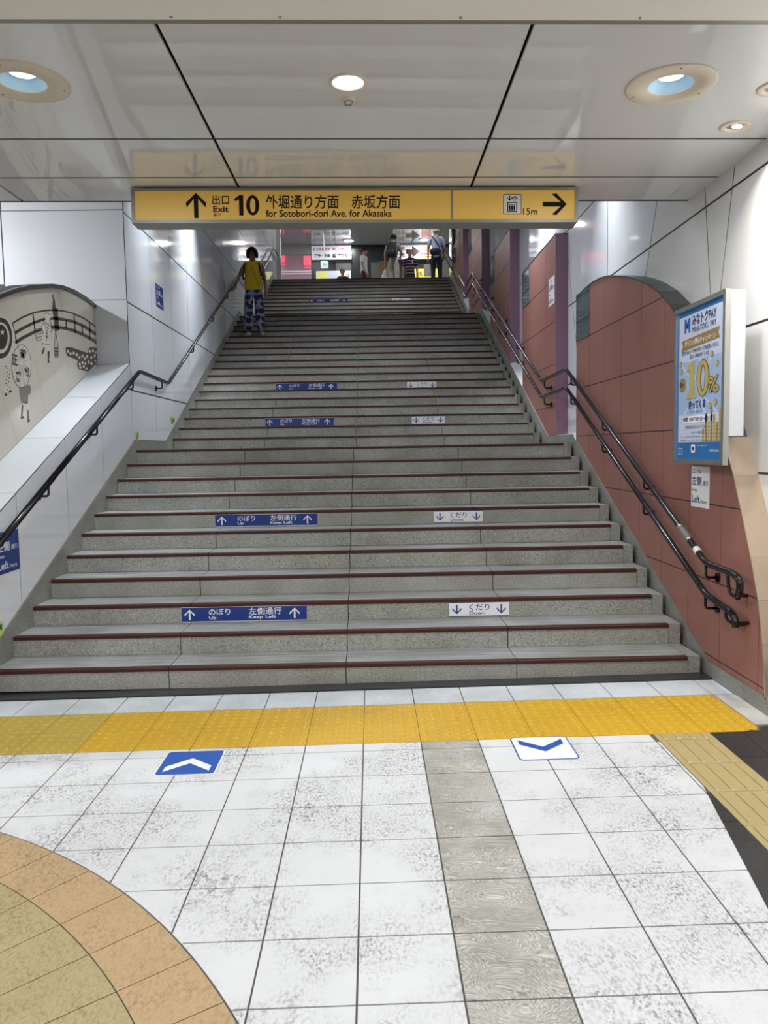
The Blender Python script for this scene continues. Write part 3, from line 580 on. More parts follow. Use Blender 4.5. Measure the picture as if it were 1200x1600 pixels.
('blossom','w',3,[(7.834,2.476),(7.843,2.465),(7.818,2.465),(7.798,2.453),(7.794,2.466),(7.773,2.47),(7.796,2.478),(7.803,2.492),(7.82,2.484),(7.846,2.489)]),
('blossom','w',3,[(8.014,2.45),(8.024,2.439),(7.998,2.439),(7.977,2.427),(7.974,2.44),(7.951,2.444),(7.975,2.452),(7.982,2.466),(8.0,2.458),(8.027,2.463)]),
('blossom','w',3,[(7.844,2.444),(7.854,2.433),(7.828,2.433),(7.808,2.421),(7.805,2.434),(7.784,2.437),(7.807,2.446),(7.813,2.46),(7.831,2.452),(7.857,2.457)]),
]
ARCH = [(8.34, 3.155), (8.05, 3.185), (7.72, 3.192), (7.45, 3.175), (7.2, 3.138), (6.95, 3.08), (6.7, 3.02), (6.45, 2.945), (6.2, 2.855), (5.95, 2.745), (5.7, 2.60), (5.45, 2.40), (5.2, 2.145), (5.0, 1.895), (4.8, 1.61), (4.65, 1.375), (4.53, 1.15), (4.41, .90), (4.31, .66), (4.25, .42), (4.21, .155), (4.20, .11)]
mural = empty('mural_wall', (-2.95, 6.4, 0)); tag(mural, 'beige enamel mural wall with arched dark rim above the sloping ledge', 'mural')
mp = [p for p in ARCH if p[1] > LG(p[0])+.01]; yb = mp[-1][0]
mp = [(p[0], p[1]-.03) for p in mp if p[1]-.03 > LG(p[0])+.02]
mp = mp+[(mp[-1][0], LG(mp[-1][0])+.003), (8.322, LG(8.322)+.003)]; mp[0] = (8.322, mp[0][1])
lines = [((6.104, 2.111), (6.35, 1.686)), ((6.632, 2.941), (6.942, 1.909)), ((7.426, 3.128), (7.524, 2.192)), ((5.45, 2.3), (5.80, 1.35))]
def side(l, s):
    (a, b), (c, d) = l; nx, ny = (d-b), -(c-a); L = math.hypot(nx, ny); nx, ny = nx/L*s, ny/L*s; return nx, ny, nx*a+ny*b-.0018
order = [3, 0, 1, 2]; rest = mp
for i in order:
    near = clip(rest, *side(lines[i], 1)); far = clip(rest, *side(lines[i], -1))
    A, B = (near, far) if sum(p[0] for p in near)/len(near) < sum(p[0] for p in far)/len(far) else (far, near)
    slab('mural_panel', A, (-2.868, 0, 0), (0, 1, 0), (0, 0, 1), -.02, 0, 'mural_enamel', mural); rest = B
slab('mural_panel', rest, (-2.868, 0, 0), (0, 1, 0), (0, 0, 1), -.02, 0, 'mural_enamel', mural)
bk = [(p[0], p[1]) for p in ARCH if p[1] > LG(p[0])]
slab('core', bk+[(bk[-1][0], LG(bk[-1][0])-.1), (8.325, LG(8.325)-.1)], (-2.889, 0, 0), (0, 1, 0), (0, 0, 1), -.12, 0, 'backing_dark', mural)
rim = MB(); o_ = [p for p in ARCH if p[1] > LG(p[0])]
for (a, b), (c, d) in zip(o_, o_[1:]):
    rim.add(*(lambda A: (A, boxvf(0, 1, 0, 1, 0, 1)[1]))([(-3.02, a, b), (-2.850, a, b), (-2.850, a, b-.036), (-3.02, a, b-.036), (-3.02, c, d), (-2.850, c, d), (-2.850, c, d-.036), (-3.02, c, d-.036)]))
rim.mk('arch_rim', 'arch_grey', mural)
AM = {'d': 'art_dark', 'l': 'art_light', 'g': 'art_grey', 'w': 'art_white'}
for nm, mt, lay, pts in MURAL:
    flat(nm, pts, mural, AM[mt], (-2.868, 0, 0), (0, 1, 0), (0, 0, 1), .0006*lay+.0004, .0004)
for ch, r in (('正', (6.33, 2.31, 6.43, 2.40)), ('部', (6.49, 2.385, 6.60, 2.465)), ('寄', (6.385, 2.17, 6.475, 2.27)), ('松', (6.545, 2.235, 6.645, 2.32))):
    text(ch, mural, 'art_dark', (-2.868, 0, 0), (0, 1, 0), (0, 0, 1), r, off=.0032, bold=.035)

# ------------------------------------------------------------------ right-hand walls
WXR = 2.43
wr = MB(); wr.box(WXR+.003, WXR+.15, 3.0, 23.0, 0, 9.3)
wall_right = wr.mk('wall_right', 'backing_dark'); tag(wall_right, 'pale enamel wall with slanting joints behind the terracotta walls', kind='structure')
def rpanel(p, mat='enamel_white'):
    if area(p) > .003: slab('wall_panel', p, (WXR, 0, 0), (0, -1, 0), (0, 0, 1), -.0028, 0, mat, wall_right)
JT = [(4.0, 4.0), (5.01, 5.24), (5.51, 5.355), (6.44, 6.90), (7.74, 7.74), (9.18, 8.82), (10.1, 10.1)]      # y of the slanting joints at z = 3.5 and z = 2.5
RZ = [.3, 1.39, 2.31, 3.235, 4.133, 5.05]
for (a0, a1), (b0, b1) in zip([(3.0, 3.0)]+JT, JT):
    for z0, z1 in zip(RZ, RZ[1:]):
        f = lambda p0, p1, z: p0+(p1-p0)*(3.5-z)
        cut = .62 if z1 < 2.4 else 1
        q = [(f(a0, a1, z0+GZ)+.008, z0+GZ), (f(b0, b1, z0+GZ)-.008, z0+GZ), (f(b0, b1, z1-GZ)-.008, z1-GZ), (f(a0, a1, z1-GZ)+.008, z1-GZ)]
        if z1 < 2.4: q = [((a1 if i in (0, 3) else b1)+(G*.7 if i in (0, 3) else -G*.7), p[1]) for i, p in enumerate(q)]
        rpanel([(-y, z) for y, z in q], 'enamel_warm' if b0 < 6.5 else 'enamel_white')
cols = [10.1+.93*k for k in range(13)]+[23.0]
for a, b in zip(cols, cols[1:]):
    for z0, z1 in zip([1.39]+WZ[1:], WZ[1:]):
        if z0 > CEIL_S(b)+.1 or z1 < zat(SKR, a): continue
        rpanel([(-(a+G), z0+GZ), (-(b-G), z0+GZ), (-(b-G), z1-GZ), (-(a+G), z1-GZ)])

PS = .505
def clad(name, y0, ny, top, label, arch=False, zref=2.06):
    y1 = y0+ny*PS
    root = empty(name, (XW+.05, y0, zat(SKR, y0))); tag(root, label, kind='structure')
    if arch:
        outline = [p for p in ARCH]+[(4.90, .128)]+[(y, zat(SKR, y)+.004) for y in (4.96, 6.0, 7.0, 8.0, 8.34)]
        outline = [(min(y, 8.338), max(z, .128)) for y, z in outline]
    else:
        ys = sorted({y0, y1, *[p[0] for p in SKR if y0 < p[0] < y1]})
        outline = [(y, zat(SKR, y)+.004) for y in ys]+[(y1, top), (y0, top)]
    yl = [y1-PS*k for k in range(ny+1)][::-1] if not arch else [8.338-PS*k for k in range(10)][::-1]
    zl = [zref+PS*k for k in range(-6, 9)]
    wy, wz0 = yl[-2], zref+PS*math.floor((top-zref-.2)/PS)
    core = [(y, z-.006 if z > 2 else z) for y, z in outline]
    slab('core', outline, (XW+.014, 0, 0), (0, -1, 0), (0, 0, 1), -.13, 0, 'backing_dark', root) if False else MB().prism([(-y, z) for y, z in outline], (XW+.004, 0, 0), (0, -1, 0), (0, 0, 1), -.13, 0).mk('core', 'backing_dark', root)
    for a, b in zip(yl, yl[1:]):
        for c, d in zip(zl, zl[1:]):
            # tiles follow the outline; it is cut with the cell's four sides
            cell = [(a+.0025, c+.0025), (b-.0025, c+.0025), (b-.0025, d-.0025), (a+.0025, d-.0025)]
            p = outline
            if arch or True:
                p = rectclip(outline, a+.0032, b-.0032, c+.0042, d-.0042)
            if area(p) < .0006: continue
            if abs(a-wy) < .01 and c >= wz0-.01: continue
            MB().prism([(-y, z) for y, z in p], (XW, 0, 0), (0, -1, 0), (0, 0, 1), -.0038, 0).mk('cladding_tile', 'terracotta', root)
    # small corner window in the topmost far cell
    p = rectclip(outline, wy+.004, yl[-1]-.004, wz0+.004, 99)
    w = MB().prism([(-y, z) for y, z in p], (XW, 0, 0), (0, -1, 0), (0, 0, 1), -.0036, -.001).mk('window_pane', 'window_glass', root)
    fr = MB(); zt = max(z for _, z in p)
    for bx in ((wy+.002, wy+.02, wz0, zt), (yl[-1]-.02, yl[-1]-.002, wz0, zt), (wy, yl[-1], wz0, wz0+.016), (wy, yl[-1], zt-.03, zt-.004), (wy, yl[-1], wz0+.21, wz0+.235), (wy+.2, wy+.215, wz0, wz0+.21)):
        fr.box(XW-.004, XW+.004, *bx)
    fr.mk('window_frame', 'glass_frame', w)
    if not arch:
        box('end_board', (XW-.002, WXR+.002, y0-.018, y0-.001, zat(SKR, y0)+.004, top+.012), 'purple', root)
        box('top_cap', (XW-.002, WXR+.002, y0-.018, y1, top+.001, top+.012), 'backing_dark', root)
    else:
        rb = MB(); rl = MB()
        for (a, b), (c, d) in zip(ARCH, ARCH[1:]):
            t = rb if b > 1.66 else rl
            ny_, nz_ = (d-b), -(c-a); L = math.hypot(ny_, nz_); ny_, nz_ = ny_/L*.01, nz_/L*.01
            t.add([(XW-.006, a, b), (WXR+.004, a, b), (WXR+.004, a+ny_, b+nz_), (XW-.006, a+ny_, b+nz_), (XW-.006, c, d), (WXR+.004, c, d), (WXR+.004, c+ny_, d+nz_), (XW-.006, c+ny_, d+nz_)], boxvf(0, 1, 0, 1, 0, 1)[1])
        rb.mk('arch_rim', 'arch_grey', root); rl.mk('arch_rim_lit', 'arch_lit', root)  # lower rim is the same metal, reflected light put into its beige colour
    return root
clad('wall_terracotta', 4.30, 8, 3.19, 'arched terracotta tiled wall beside the lowest flight', arch=True, zref=.165)
for y0, top, zr in ((9.30, 4.08, 2.06), (12.32, 5.0, 2.98), (15.40, 6.30, 4.28), (18.44, 6.80, 5.285)):
    clad('wall_terracotta', y0, 4, top, 'terracotta tiled wall with purple end board, number %d up the stairs' % (2+round((y0-9.3)/3.05)), zref=zr)
sill = empty('trim_1', (2.36, 9, 1.7)); tag(sill, 'pale marble sills between the terracotta walls', kind='structure')
for a, b in ((8.345, 9.28), (11.325, 12.3), (14.345, 15.38), (17.425, 18.42)):
    ys = [a]+[p[0] for p in SKR if a < p[0] < b]+[b]
    mk('sill_stone', [(XW-.005, y, zat(SKR, y)+.001) for y in ys]+[(WXR, y, zat(SKR, y)+.03) for y in ys], [(i, i+1, len(ys)+i+1, len(ys)+i) for i in range(len(ys)-1)], 'enamel_warm', sill)

# ------------------------------------------------------------------ ceilings
CZ = 3.40
ceil = MB().box(-6.5, 2.60, 3.36, 5.80, CZ+.125, CZ+.15).box(-6.5, 2.60, 5.77, 5.80, CZ+.002, 4.9).mk('ceiling', 'backing_dark'); tag(ceil, 'grey glossy panelled ceiling over the foot of the stairs', kind='structure')
xl = [-6.5, -5.71, -4.09, -2.47, -.846, .776, WXR+.012]; yl = [3.372, 4.635, 5.283, 5.775]
HOLES = {(3, 0): (-1.645, 3.925, .205), (5, 0): (1.59, 3.950, .205)}
for i in range(6):
    for j in range(3):
        gx = .009; x0, x1, y0, y1 = xl[i]+gx, xl[i+1]-gx, yl[j]+.012, yl[j+1]-.012
        hole = HOLES.get((i, j))
        if not hole: box('ceiling_panel', (x0, x1, y0, y1, CZ, CZ+.015), 'ceiling_enamel', ceil); continue
        cx, cy, r = hole; A = sorted([2*math.pi*k/40 for k in range(40)]+[math.atan2(b-cy, a-cx) % (2*math.pi) for a in (x0, x1) for b in (y0, y1)])
        inn, out = [], []
        for a in A:
            ca, sa = math.cos(a), math.sin(a); t = min([(x1-cx)/ca if ca > 1e-9 else 1e9, (x0-cx)/ca if ca < -1e-9 else 1e9, (y1-cy)/sa if sa > 1e-9 else 1e9, (y0-cy)/sa if sa < -1e-9 else 1e9])
            inn.append((cx+r*ca, cy+r*sa, CZ)); out.append((cx+t*ca, cy+t*sa, CZ))
        n = len(A); V = inn+out+[(p[0], p[1], CZ+.015) for p in out]
        mk('ceiling_panel', V, [(k, (k+1) % n, n+(k+1) % n, n+k) for k in range(n)]+[(n+k, n+(k+1) % n, 2*n+(k+1) % n, 2*n+k) for k in range(n)], 'ceiling_enamel', ceil)
for y in yl[1:3]: box('joint_strip', (-6.5, WXR+.01, y-.014, y+.014, CZ+.003, CZ+.006), 'joint_black', ceil)
near = MB().box(-6.5, 2.6, -3.2, 3.30, CZ-.035, CZ+.2).mk('ceiling_concourse', 'cream'); tag(near, 'cream ceiling of the concourse with grey edge strip', kind='structure')
box('edge_strip', (-6.5, 2.6, 3.301, 3.345, CZ-.028, CZ+.03), 'trim_grey', near)
for x in (-1.9, -.75, -.3, .45, 1.2, 2.05): MB().lathe([(.0005, 0), (.006, 0), (.007, .004)], (x, 3.28, CZ-.039), 8).mk('screw', 'trim_grey', near)
# ceiling above the stairs, rising with them, and over the upper concourse
sc_ = MB(); n_ = 10
ysx = [5.85+(21.5-5.85)*k/n_ for k in range(n_+1)]
sc_.add([(-2.7, 5.80, 4.75), (2.6, 5.80, 4.75), (2.6, 21.5, 8.82), (-2.7, 21.5, 8.82), (-2.7, 5.80, 4.9), (2.6, 5.80, 4.9), (2.6, 21.5, 8.97), (-2.7, 21.5, 8.97)], boxvf(0, 1, 0, 1, 0, 1)[1])
cst = sc_.mk('ceiling_stairs', 'stair_ceiling'); tag(cst, 'sloping grey ceiling above the staircase', kind='structure')
crs = box('ceiling_recess', (-6.5, -2.71, 5.81, 8.5, 4.75, 4.9), 'enamel_warm'); tag(crs, 'pale high ceiling in front of the white wall above the mural', kind='structure')
cup = box('ceiling_upper', (-6.2, 6.2, 21.5, 28.2, 8.83, 8.95), 'backing_dark'); tag(cup, 'grey panelled ceiling of the upper concourse', kind='structure')
ux = [-6.2, -4.7, -3.8, -2.89, -1.98, -1.075, -.21, .695, 1.60, 2.5, 3.4, 4.3, 6.2]
for a, b in zip(ux, ux[1:]): box('ceiling_panel', (a+.006, b-.006, 21.55, 28.0, 8.80, 8.83), 'ceiling_upper', cup)
# concourse walls out of the picture, so that the hall is a room
wbk = box('wall_side', (-6.6, -6.5, -3.2, 8.5, -.05, 5.2), 'enamel_warm'); tag(wbk, 'plain pale wall at the far side of the concourse', kind='structure')
wrn = box('wall_near', (2.46, 2.6, -3.2, 3.0, -.05, 3.6), 'enamel_warm'); tag(wrn, 'plain pale wall beside the concourse', kind='structure')

# ------------------------------------------------------------------ lamps
def big_downlight(x, y, label):
    root = empty('downlight', (x, y, CZ)); tag(root, label, 'downlight', 'large round downlights')
    MB().lathe([(.222, .001), (.222, -.006), (.212, -.010), (.150, -.010), (.146, -.006), (.113, -.006), (.110, .002)], (x, y, CZ), 40).mk('trim_ring', 'ring_cream', root, smooth=True)
    MB().lathe([(.110, .001), (.104, .010), (.074, .042), (.062, .044)], (x, y, CZ), 40).mk('reflector', 'cone_blue', root, smooth=True)
    MB().lathe([(.064, .0435), (.0005, .0435)], (x, y, CZ), 32).mk('lamp', 'lamp_emit', root)
    for k in range(3):
        a = k*2.094+.4; MB().lathe([(.0005, -.0125), (.005, -.0125), (.006, -.009)], (x+.19*math.cos(a), y+.19*math.sin(a), CZ), 8).mk('screw', 'sleeve_grey', root)
    area_light('lamp_light', (x, y, CZ-.014), .20, POWER_BIG, (.93, .97, 1.0), parent=root)
big_downlight(-1.645, 3.925, 'large round downlight in the ceiling beside the white panelled front wall')
big_downlight(1.59, 3.950, 'large round downlight in the ceiling beside two small spotlights')
r = empty('downlight', (-.037, 3.923, CZ)); tag(r, 'small round downlight at the middle of the grey ceiling', 'downlight')
MB().lathe([(.094, .0), (.094, -.006), (.088, -.009), (.078, -.007), (.076, -.002)], (-.037, 3.923, CZ), 32).mk('trim_ring', 'ring_cream', r, smooth=True)
MB().lathe([(.076, -.002), (.045, -.0015), (.0005, -.001)], (-.037, 3.923, CZ), 32).mk('lamp', 'lamp_warm', r)
area_light('lamp_light', (-.037, 3.923, CZ-.012), .13, POWER_SMALL, (1, .97, .92), parent=r)
r = empty('smoke_sensor', (-.042, 4.118, CZ)); tag(r, 'tiny round sensor behind the small middle downlight', 'sensor')
MB().lathe([(.038, 0), (.036, -.010), (.026, -.014), (.024, -.010)], (-.042, 4.118, CZ), 24).mk('base', 'ring_cream', r, smooth=True)
MB().lathe([(.024, -.008), (.020, -.026), (.0005, -.030)], (-.042, 4.118, CZ), 20).mk('lens', 'sleeve_grey', r, smooth=True)
def spot(x, y, label, tilt):
    r = empty('spotlight', (x, y, CZ)); tag(r, label, 'spotlight', 'small wall spotlights')
    MB().lathe([(.085, 0), (.085, -.005), (.078, -.009), (.052, -.008), (.048, -.002), (.046, .0)], (x, y, CZ), 32).mk('trim_ring', 'ring_cream', r, smooth=True)
    MB().lathe([(.047, -.001), (.0005, -.0006)], (x, y, CZ), 24).mk('socket', 'sleeve_grey', r)
    mb = MB(); mb.ball((x+.010, y, CZ-.004), (.030, .020, .006), 16, 8).mk('lamp', 'lamp_emit', r, smooth=True)
    area_light('lamp_light', (x, y, CZ-.02), .05, POWER_SMALL*1.1, (1, .95, .88), (tilt, 0, -1), parent=r, spread=2.0)
spot(2.155, 4.452, 'small tilted spotlight near the slanting wall joint', .25)
spot(2.135, 3.985, 'small tilted spotlight at the picture edge beside the large downlight', .25)
# unseen lamps put in for the hall and stairwell, above and behind the viewer
def hall_lamp(x, y, z, power, label, col=(.97, .985, 1.0), d=(0, 0, -1), size=.5, spread=math.pi):
    r = empty('unseen_lamp', (x, y, z)); tag(r, label, 'lamp', 'lamps out of the picture')
    R = size/2
    MB().lathe([(R+.03, .0), (R+.03, -.02), (R, -.024), (R, -.01), (.0005, -.01)], (x, y, z), 24).mk('housing', 'ring_cream', r)
    area_light('lamp_light', (x, y, z-.03), size, power, col, d, parent=r, spread=spread)
for x in (-4.4, -1.65, 1.59):  # concourse lamps added behind the viewer to light floor and walls
    for y in (-2.2, -.2, 1.8): hall_lamp(x, y, CZ-.035, POWER_HALL, 'unseen concourse ceiling lamp added behind the viewer')
for x, y, f, px in ((-2.0, 6.9, .36, -.02), (-2.15, 9.0, .30, -.10), (2.05, 7.6, .32, .12), (-2.1, 11.2, .85, -.10), (2.0, 10.4, .8, .12), (0, 8.9, .8, 0), (0, 11.2, .65, 0), (0, 17.2, .9, 0)):  # wall-side lamps follow the wall's light cones; middle ones added for the steps
    hall_lamp(x, y, CEIL_S(y)-.03, POWER_STAIR*f*(.55 if px else 1), 'unseen stairwell ceiling lamp above the hanging sign', (.88, .94, 1.0), (px*1.7, 0, -1), .12, .95 if px else 2.4)
hall_lamp(-5.3, 6.7, 4.74, POWER_STAIR*3.6, 'unseen lamp added to brighten the white wall above the mural', (.95, .97, 1), size=.3)  # added out of view to brighten the front wall
for x, y in ((-.61, 27.4), (2.02, 27.4)):
    r = empty('downlight', (x, y, 8.80)); tag(r, 'small upper concourse downlight above the %s signboard' % ('hamburger' if x > 0 else 'camera shop'), 'downlight', 'upper concourse downlights')
    MB().lathe([(.20, 0), (.20, -.012), (.16, -.014)], (x, y, 8.80), 24).mk('trim_ring', 'ring_cream', r); MB().lathe([(.16, -.013), (.0005, -.013)], (x, y, 8.80), 24).mk('lamp', 'lamp_warm', r)
    area_light('lamp_light', (x, y, 8.77), .3, POWER_TOP, (1, .98, .95), parent=r)
for x, y in ((-3.6, 24.5), (-1.9, 25.6), (3.4, 24.5), (-1.4, 21.9), (1.3, 21.9)): hall_lamp(x, y, 8.80, POWER_TOP, 'unseen upper concourse ceiling lamp above the hanging sign', (1, .98, .96), size=.3)  # unseen; the nearest pair is added to light the people's fronts

# ------------------------------------------------------------------ hanging exit sign
SY = 5.455
sg = empty('exit_sign', (-.035, SY+.07, 3.150)); tag(sg, 'long yellow hanging sign pointing to exit 10 and the lift', 'sign')
box('casing', (-1.587, 1.521, SY, SY+.150, 3.150, 3.386), 'frame_grey', sg)
box('gap_filler', (-1.50, 1.40, SY+.02, SY+.13, 3.387, 3.400), 'backing_dark', sg)  # dark filler for the shaded gap between sign and ceiling
fp = box('face_plate', (-1.564, 1.498, SY-.004, SY-.0005, 3.172, 3.3715), 'sign_yellow', sg)
for b in ((-1.587, 1.521, SY-.012, SY-.0005, 3.3725, 3.386), (-1.587, 1.521, SY-.012, SY-.0005, 3.150, 3.171), (-1.587, -1.565, SY-.012, SY-.0005, 3.171, 3.3725), (1.499, 1.521, SY-.012, SY-.0005, 3.171, 3.3725)): box('frame_bar', b, 'frame_grey', sg)
O = (0, SY-.004, 0); PX = lambda u: -1.570+(u-208)/689*3.064; PZ = lambda v: 3.3715-(v-297.5)/46.5*.2095
def srect(u0, v0, u1, v1): return (PX(u0), PZ(v1), PX(u1), PZ(v0))
flat('arrow', arrow_up(PX(304.5), PZ(339), PZ(301), .140, .030), fp, 'sign_black', O, XA, ZA)
text('出口', fp, 'sign_black', O, XA, ZA, srect(330, 304, 356, 319), bold=.012)
text('Exit', fp, 'sign_black', O, XA, ZA, srect(331, 320.5, 355, 330), bold=.02)
text('출구', fp, 'sign_black', O, XA, ZA, srect(331, 331.5, 343, 336.5), bold=.01)
numeral_ten(fp, ('sign_black',), O, XA, ZA, srect(363.5, 304.5, 403, 335), (.001,))
text('外堀通り方面', fp, 'sign_black', O, XA, ZA, srect(413, 304, 527, 325.5), bold=.012)
text('赤坂方面', fp, 'sign_black', O, XA, ZA, srect(547, 304, 623, 325.5), bold=.012)
text('for Sotobori-dori Ave. for Akasaka', fp, 'sign_black', O, XA, ZA, srect(413, 326.5, 610, 337.5), bold=.02)
flat('divider', [(PX(702.5), 3.173), (PX(706.5), 3.173), (PX(706.5), 3.371), (PX(702.5), 3.371)], fp, 'sign_div', O, XA, ZA)
ic = flat('lift_pictogram', rrect(PX(785), PZ(334), PX(813.5), PZ(303.5), .008), fp, 'sign_black', O, XA, ZA, .0010)
flat('plate', rrect(PX(785)+.004, PZ(334)+.004, PX(813.5)-.004, PZ(303.5)-.004, .006), ic, 'sign_plate', O, XA, ZA, .0016)
a0, b0, a1, b1 = PX(791.5), PZ(331), PX(807), PZ(315.5)
for q in ((a0, b0, a0+.007, b1), (a1-.007, b0, a1, b1), (a0, b1-.007, a1, b1), (a0, b0, a1, b0+.007)): flat('cabin', [(q[0], q[1]), (q[2], q[1]), (q[2], q[3]), (q[0], q[3])], ic, 'sign_black', O, XA, ZA, .0022)
for k in range(3):
    xx = a0+.017+k*.016; flat('passenger', [(xx-.005, b0+.009), (xx+.005, b0+.009), (xx+.0065, b0+.042), (xx-.0065, b0+.042)], ic, 'sign_black', O, XA, ZA, .0022); flat('passenger', circle(xx, b0+.049, .0048, n=12), ic, 'sign_black', O, XA, ZA, .0022)
flat('arrow', arrow_up(PX(803.5), PZ(314), PZ(306), .040, .008), ic, 'sign_black', O, XA, ZA, .0022)
xc = PX(795); flat('arrow', [(2*xc-p[0], PZ(314)+PZ(306)-p[1]) for p in arrow_up(xc, PZ(314), PZ(306), .040, .008)], ic, 'sign_black', O, XA, ZA, .0022)
text('15m', fp, 'sign_black', O, XA, ZA, srect(816.5, 324.5, 839, 335), bold=.01)
zc = PZ(319); flat('arrow', [(PX(885)-(PX(0)-PX(0))-(.0+(p[1]))*-1-.0, zc+p[0]) for p in [(q[0], q[1]-.0) for q in arrow_up(0, -.169, 0, .148, .031)]], fp, 'sign_black', O, XA, ZA)

# ------------------------------------------------------------------ way signs on the risers
def up_sign(n, label):
    y, z = nose(n); y += .0055; O = (0, y, 0); z0, z1 = z-.142, z-.026
    r = slab('riser_sign', [(-1.405, z0), (-.463, z0), (-.463, z1), (-1.405, z1)], (0, y, 0), XA, ZA, 0, .002, 'white_print'); tag(r, label, 'sign', 'blue keep-left signs on the risers')
    flat('panel', [(-1.405, z0+.005), (-.463, z0+.005), (-.463, z1-.005), (-1.405, z1-.005)], r, 'blue', O, XA, ZA, .0026)
    for cx in (-1.345, -.555): flat('arrow', arrow_up(cx, z0+.018, z1-.018, .078, .013), r, 'white_print', O, XA, ZA, .0034)
    text('のぼり', r, 'white_print', O, XA, ZA, (-1.20, z0+.052, -1.04, z1-.014), .0034, .008); text('Up', r, 'white_print', O, XA, ZA, (-1.20, z0+.014, -1.145, z0+.045), .0034, .02)
    text('左側通行', r, 'white_print', O, XA, ZA, (-.900, z0+.050, -.655, z1-.012), .0034, .008); text('Keep Left', r, 'white_print', O, XA, ZA, (-.900, z0+.014, -.695, z0+.045), .0034, .02)
def down_sign(n, label):
    y, z = nose(n); y += .0055; O = (0, y, 0); z0, z1 = z-.138, z-.030
    r = slab('riser_sign', [(.611, z0), (1.071, z0), (1.071, z1), (.611, z1)], (0, y, 0), XA, ZA, 0, .002, 'blue'); tag(r, label, 'sign', 'white down signs on the risers')
    flat('panel', [(.613, z0+.004), (1.069, z0+.004), (1.069, z1-.004), (.613, z1-.004)], r, 'white_print', O, XA, ZA, .0026)
    for cx in (.672, 1.010): flat('arrow', [(p[0], z0+z1-p[1]) for p in arrow_up(cx, z0+.018, z1-.018, .070, .012)], r, 'blue', O, XA, ZA, .0034)
    text('くだり', r, 'blue', O, XA, ZA, (.765, z0+.045, .92, z1-.012), .0034, .008); text('Down', r, 'blue', O, XA, ZA, (.768, z0+.010, .887, z0+.038), .0034, .01)
ORD = {3: 'lowest', 7: 'second lowest', 14: 'third lowest', 18: 'fourth lowest', 32: 'fifth lowest', 36: 'topmost'}
for n in ORD:
    up_sign(n, 'blue のぼり Up Keep Left sign on a stair riser, %s of the blue ones' % ORD[n])
    down_sign(n, 'white くだり Down sign on a stair riser, %s of the white ones' % ORD[n])
for o in SC.objects:
    if o.get('label') and any(ord(ch) > 0x2fff for ch in o['label']): o['label'] = o['label'].replace('のぼり ', '').replace('くだり ', '')

# floor stickers
def floor_sign(cx, cy, up):
    s = .153; c1, c2 = ('white_floor', 'blue_floor') if up else ('blue_floor', 'white_floor')
    r = slab('floor_sticker', rrect(cx-s, cy-s, cx+s, cy+s, .026), (0, 0, .0008), XA, YA, 0, .0008, c1)
    tag(r, 'blue square floor sticker with a white chevron' if up else 'white square floor sticker with a blue chevron', 'sticker')
    flat('panel', rrect(cx-s+.007, cy-s+.007, cx+s-.007, cy+s-.007, .021), r, c2, (0, 0, .0016), XA, YA, .0006, .0005)
    k = 1 if up else -1; w, h, t = .116, .050*k, .062*k
    flat('chevron', [(cx-w, cy-h), (cx, cy+h), (cx+w, cy-h), (cx+w, cy-h-t), (cx, cy+h-t), (cx-w, cy-h-t)] if up else [(cx-w, cy-h), (cx, cy+h), (cx+w, cy-h), (cx+w, cy-h-t), (cx, cy+h-t), (cx-w, cy-h-t)], r, c1, (0, 0, .0016), XA, YA, .0012, .0005)
floor_sign(-.908, 3.772, True); floor_sign(.916, 3.814, False)

# keep-left notices on the walls
def notice(O, U, u0, u1, v0, v1, back, ink, label):
    r = slab('wall_notice', [(u0, v0), (u1, v0), (u1, v1), (u0, v1)], O, U, ZA, .0005, .003, back); tag(r, label, 'notice')
    w, h = u1-u0, v1-v0; R = lambda a, b, c, d: (u0+w*a, v0+h*b, u0+w*c, v0+h*d)
    text('ここでは', r, ink, O, U, ZA, R(.05, .83, .55, .93), .004, .01); text('左側', r, ink, O, U, ZA, R(.05, .53, .58, .76), .004, .012)
    text('通行', r, ink, O, U, ZA, R(.64, .54, .94, .66), .004, .005); text('Keep', r, ink, O, U, ZA, R(.05, .36, .34, .46), .004, .005)
    text('Left', r, ink, O, U, ZA, R(.06, .10, .50, .29), .004, .015); text('Here', r, ink, O, U, ZA, R(.55, .10, .86, .20), .004, .005)
OL, UL = (WXL, 0, 0), (0, 1, 0); OR_, UR = (XW, 0, 0), (0, -1, 0)
notice(OL, UL, 5.165, 5.515, .755, 1.045, 'blue', 'white_print', 'dark blue keep left notice low on the white parapet behind the handrail')
notice(OL, UL, 9.46, 9.79, 3.345, 3.615, 'blue', 'white_print', 'dark blue keep left notice high on the white wall past the corner')
notice(OR_, UR, -5.272, -4.984, 1.144, 1.422, 'white_print', 'poster_navy', 'white keep left notice on terracotta tiles under the poster box')
notice(OR_, UR, -9.635, -9.33, 3.292, 3.625, 'white_print', 'poster_navy', 'white keep left notice beside the purple end board')
def green_tag(y0, y1, z0, z1, label):
    r = slab('green_sticker', [(y0, z0), (y1, z0), (y1, z1), (y0, z1)], OL, UL, ZA, .0003, .0015, 'sticker_green'); tag(r, label, 'sticker')
    h = z1-z0; w = y1-y0
    flat('arrow', [(y0+w*.2, z0+h*.2), (y0+w*.35, z0+h*.1), (y0+w*.7, z0+h*.5), (y0+w*.85, z0+h*.4), (y0+w*.85, z0+h*.85), (y0+w*.4, z0+h*.8), (y0+w*.55, z0+h*.65)], r, 'green_dark', OL, UL, ZA, .0022)
    flat('bar', [(y0+w*.08, z0+h*.05), (y0+w*.18, z0+h*.05), (y0+w*.18, z0+h*.95), (y0+w*.08, z0+h*.95)], r, 'green_dark', OL, UL, ZA, .0022)
green_tag(8.42, 8.54, 1.715, 1.812, 'small green escape sticker on the white wall at the landing corner')
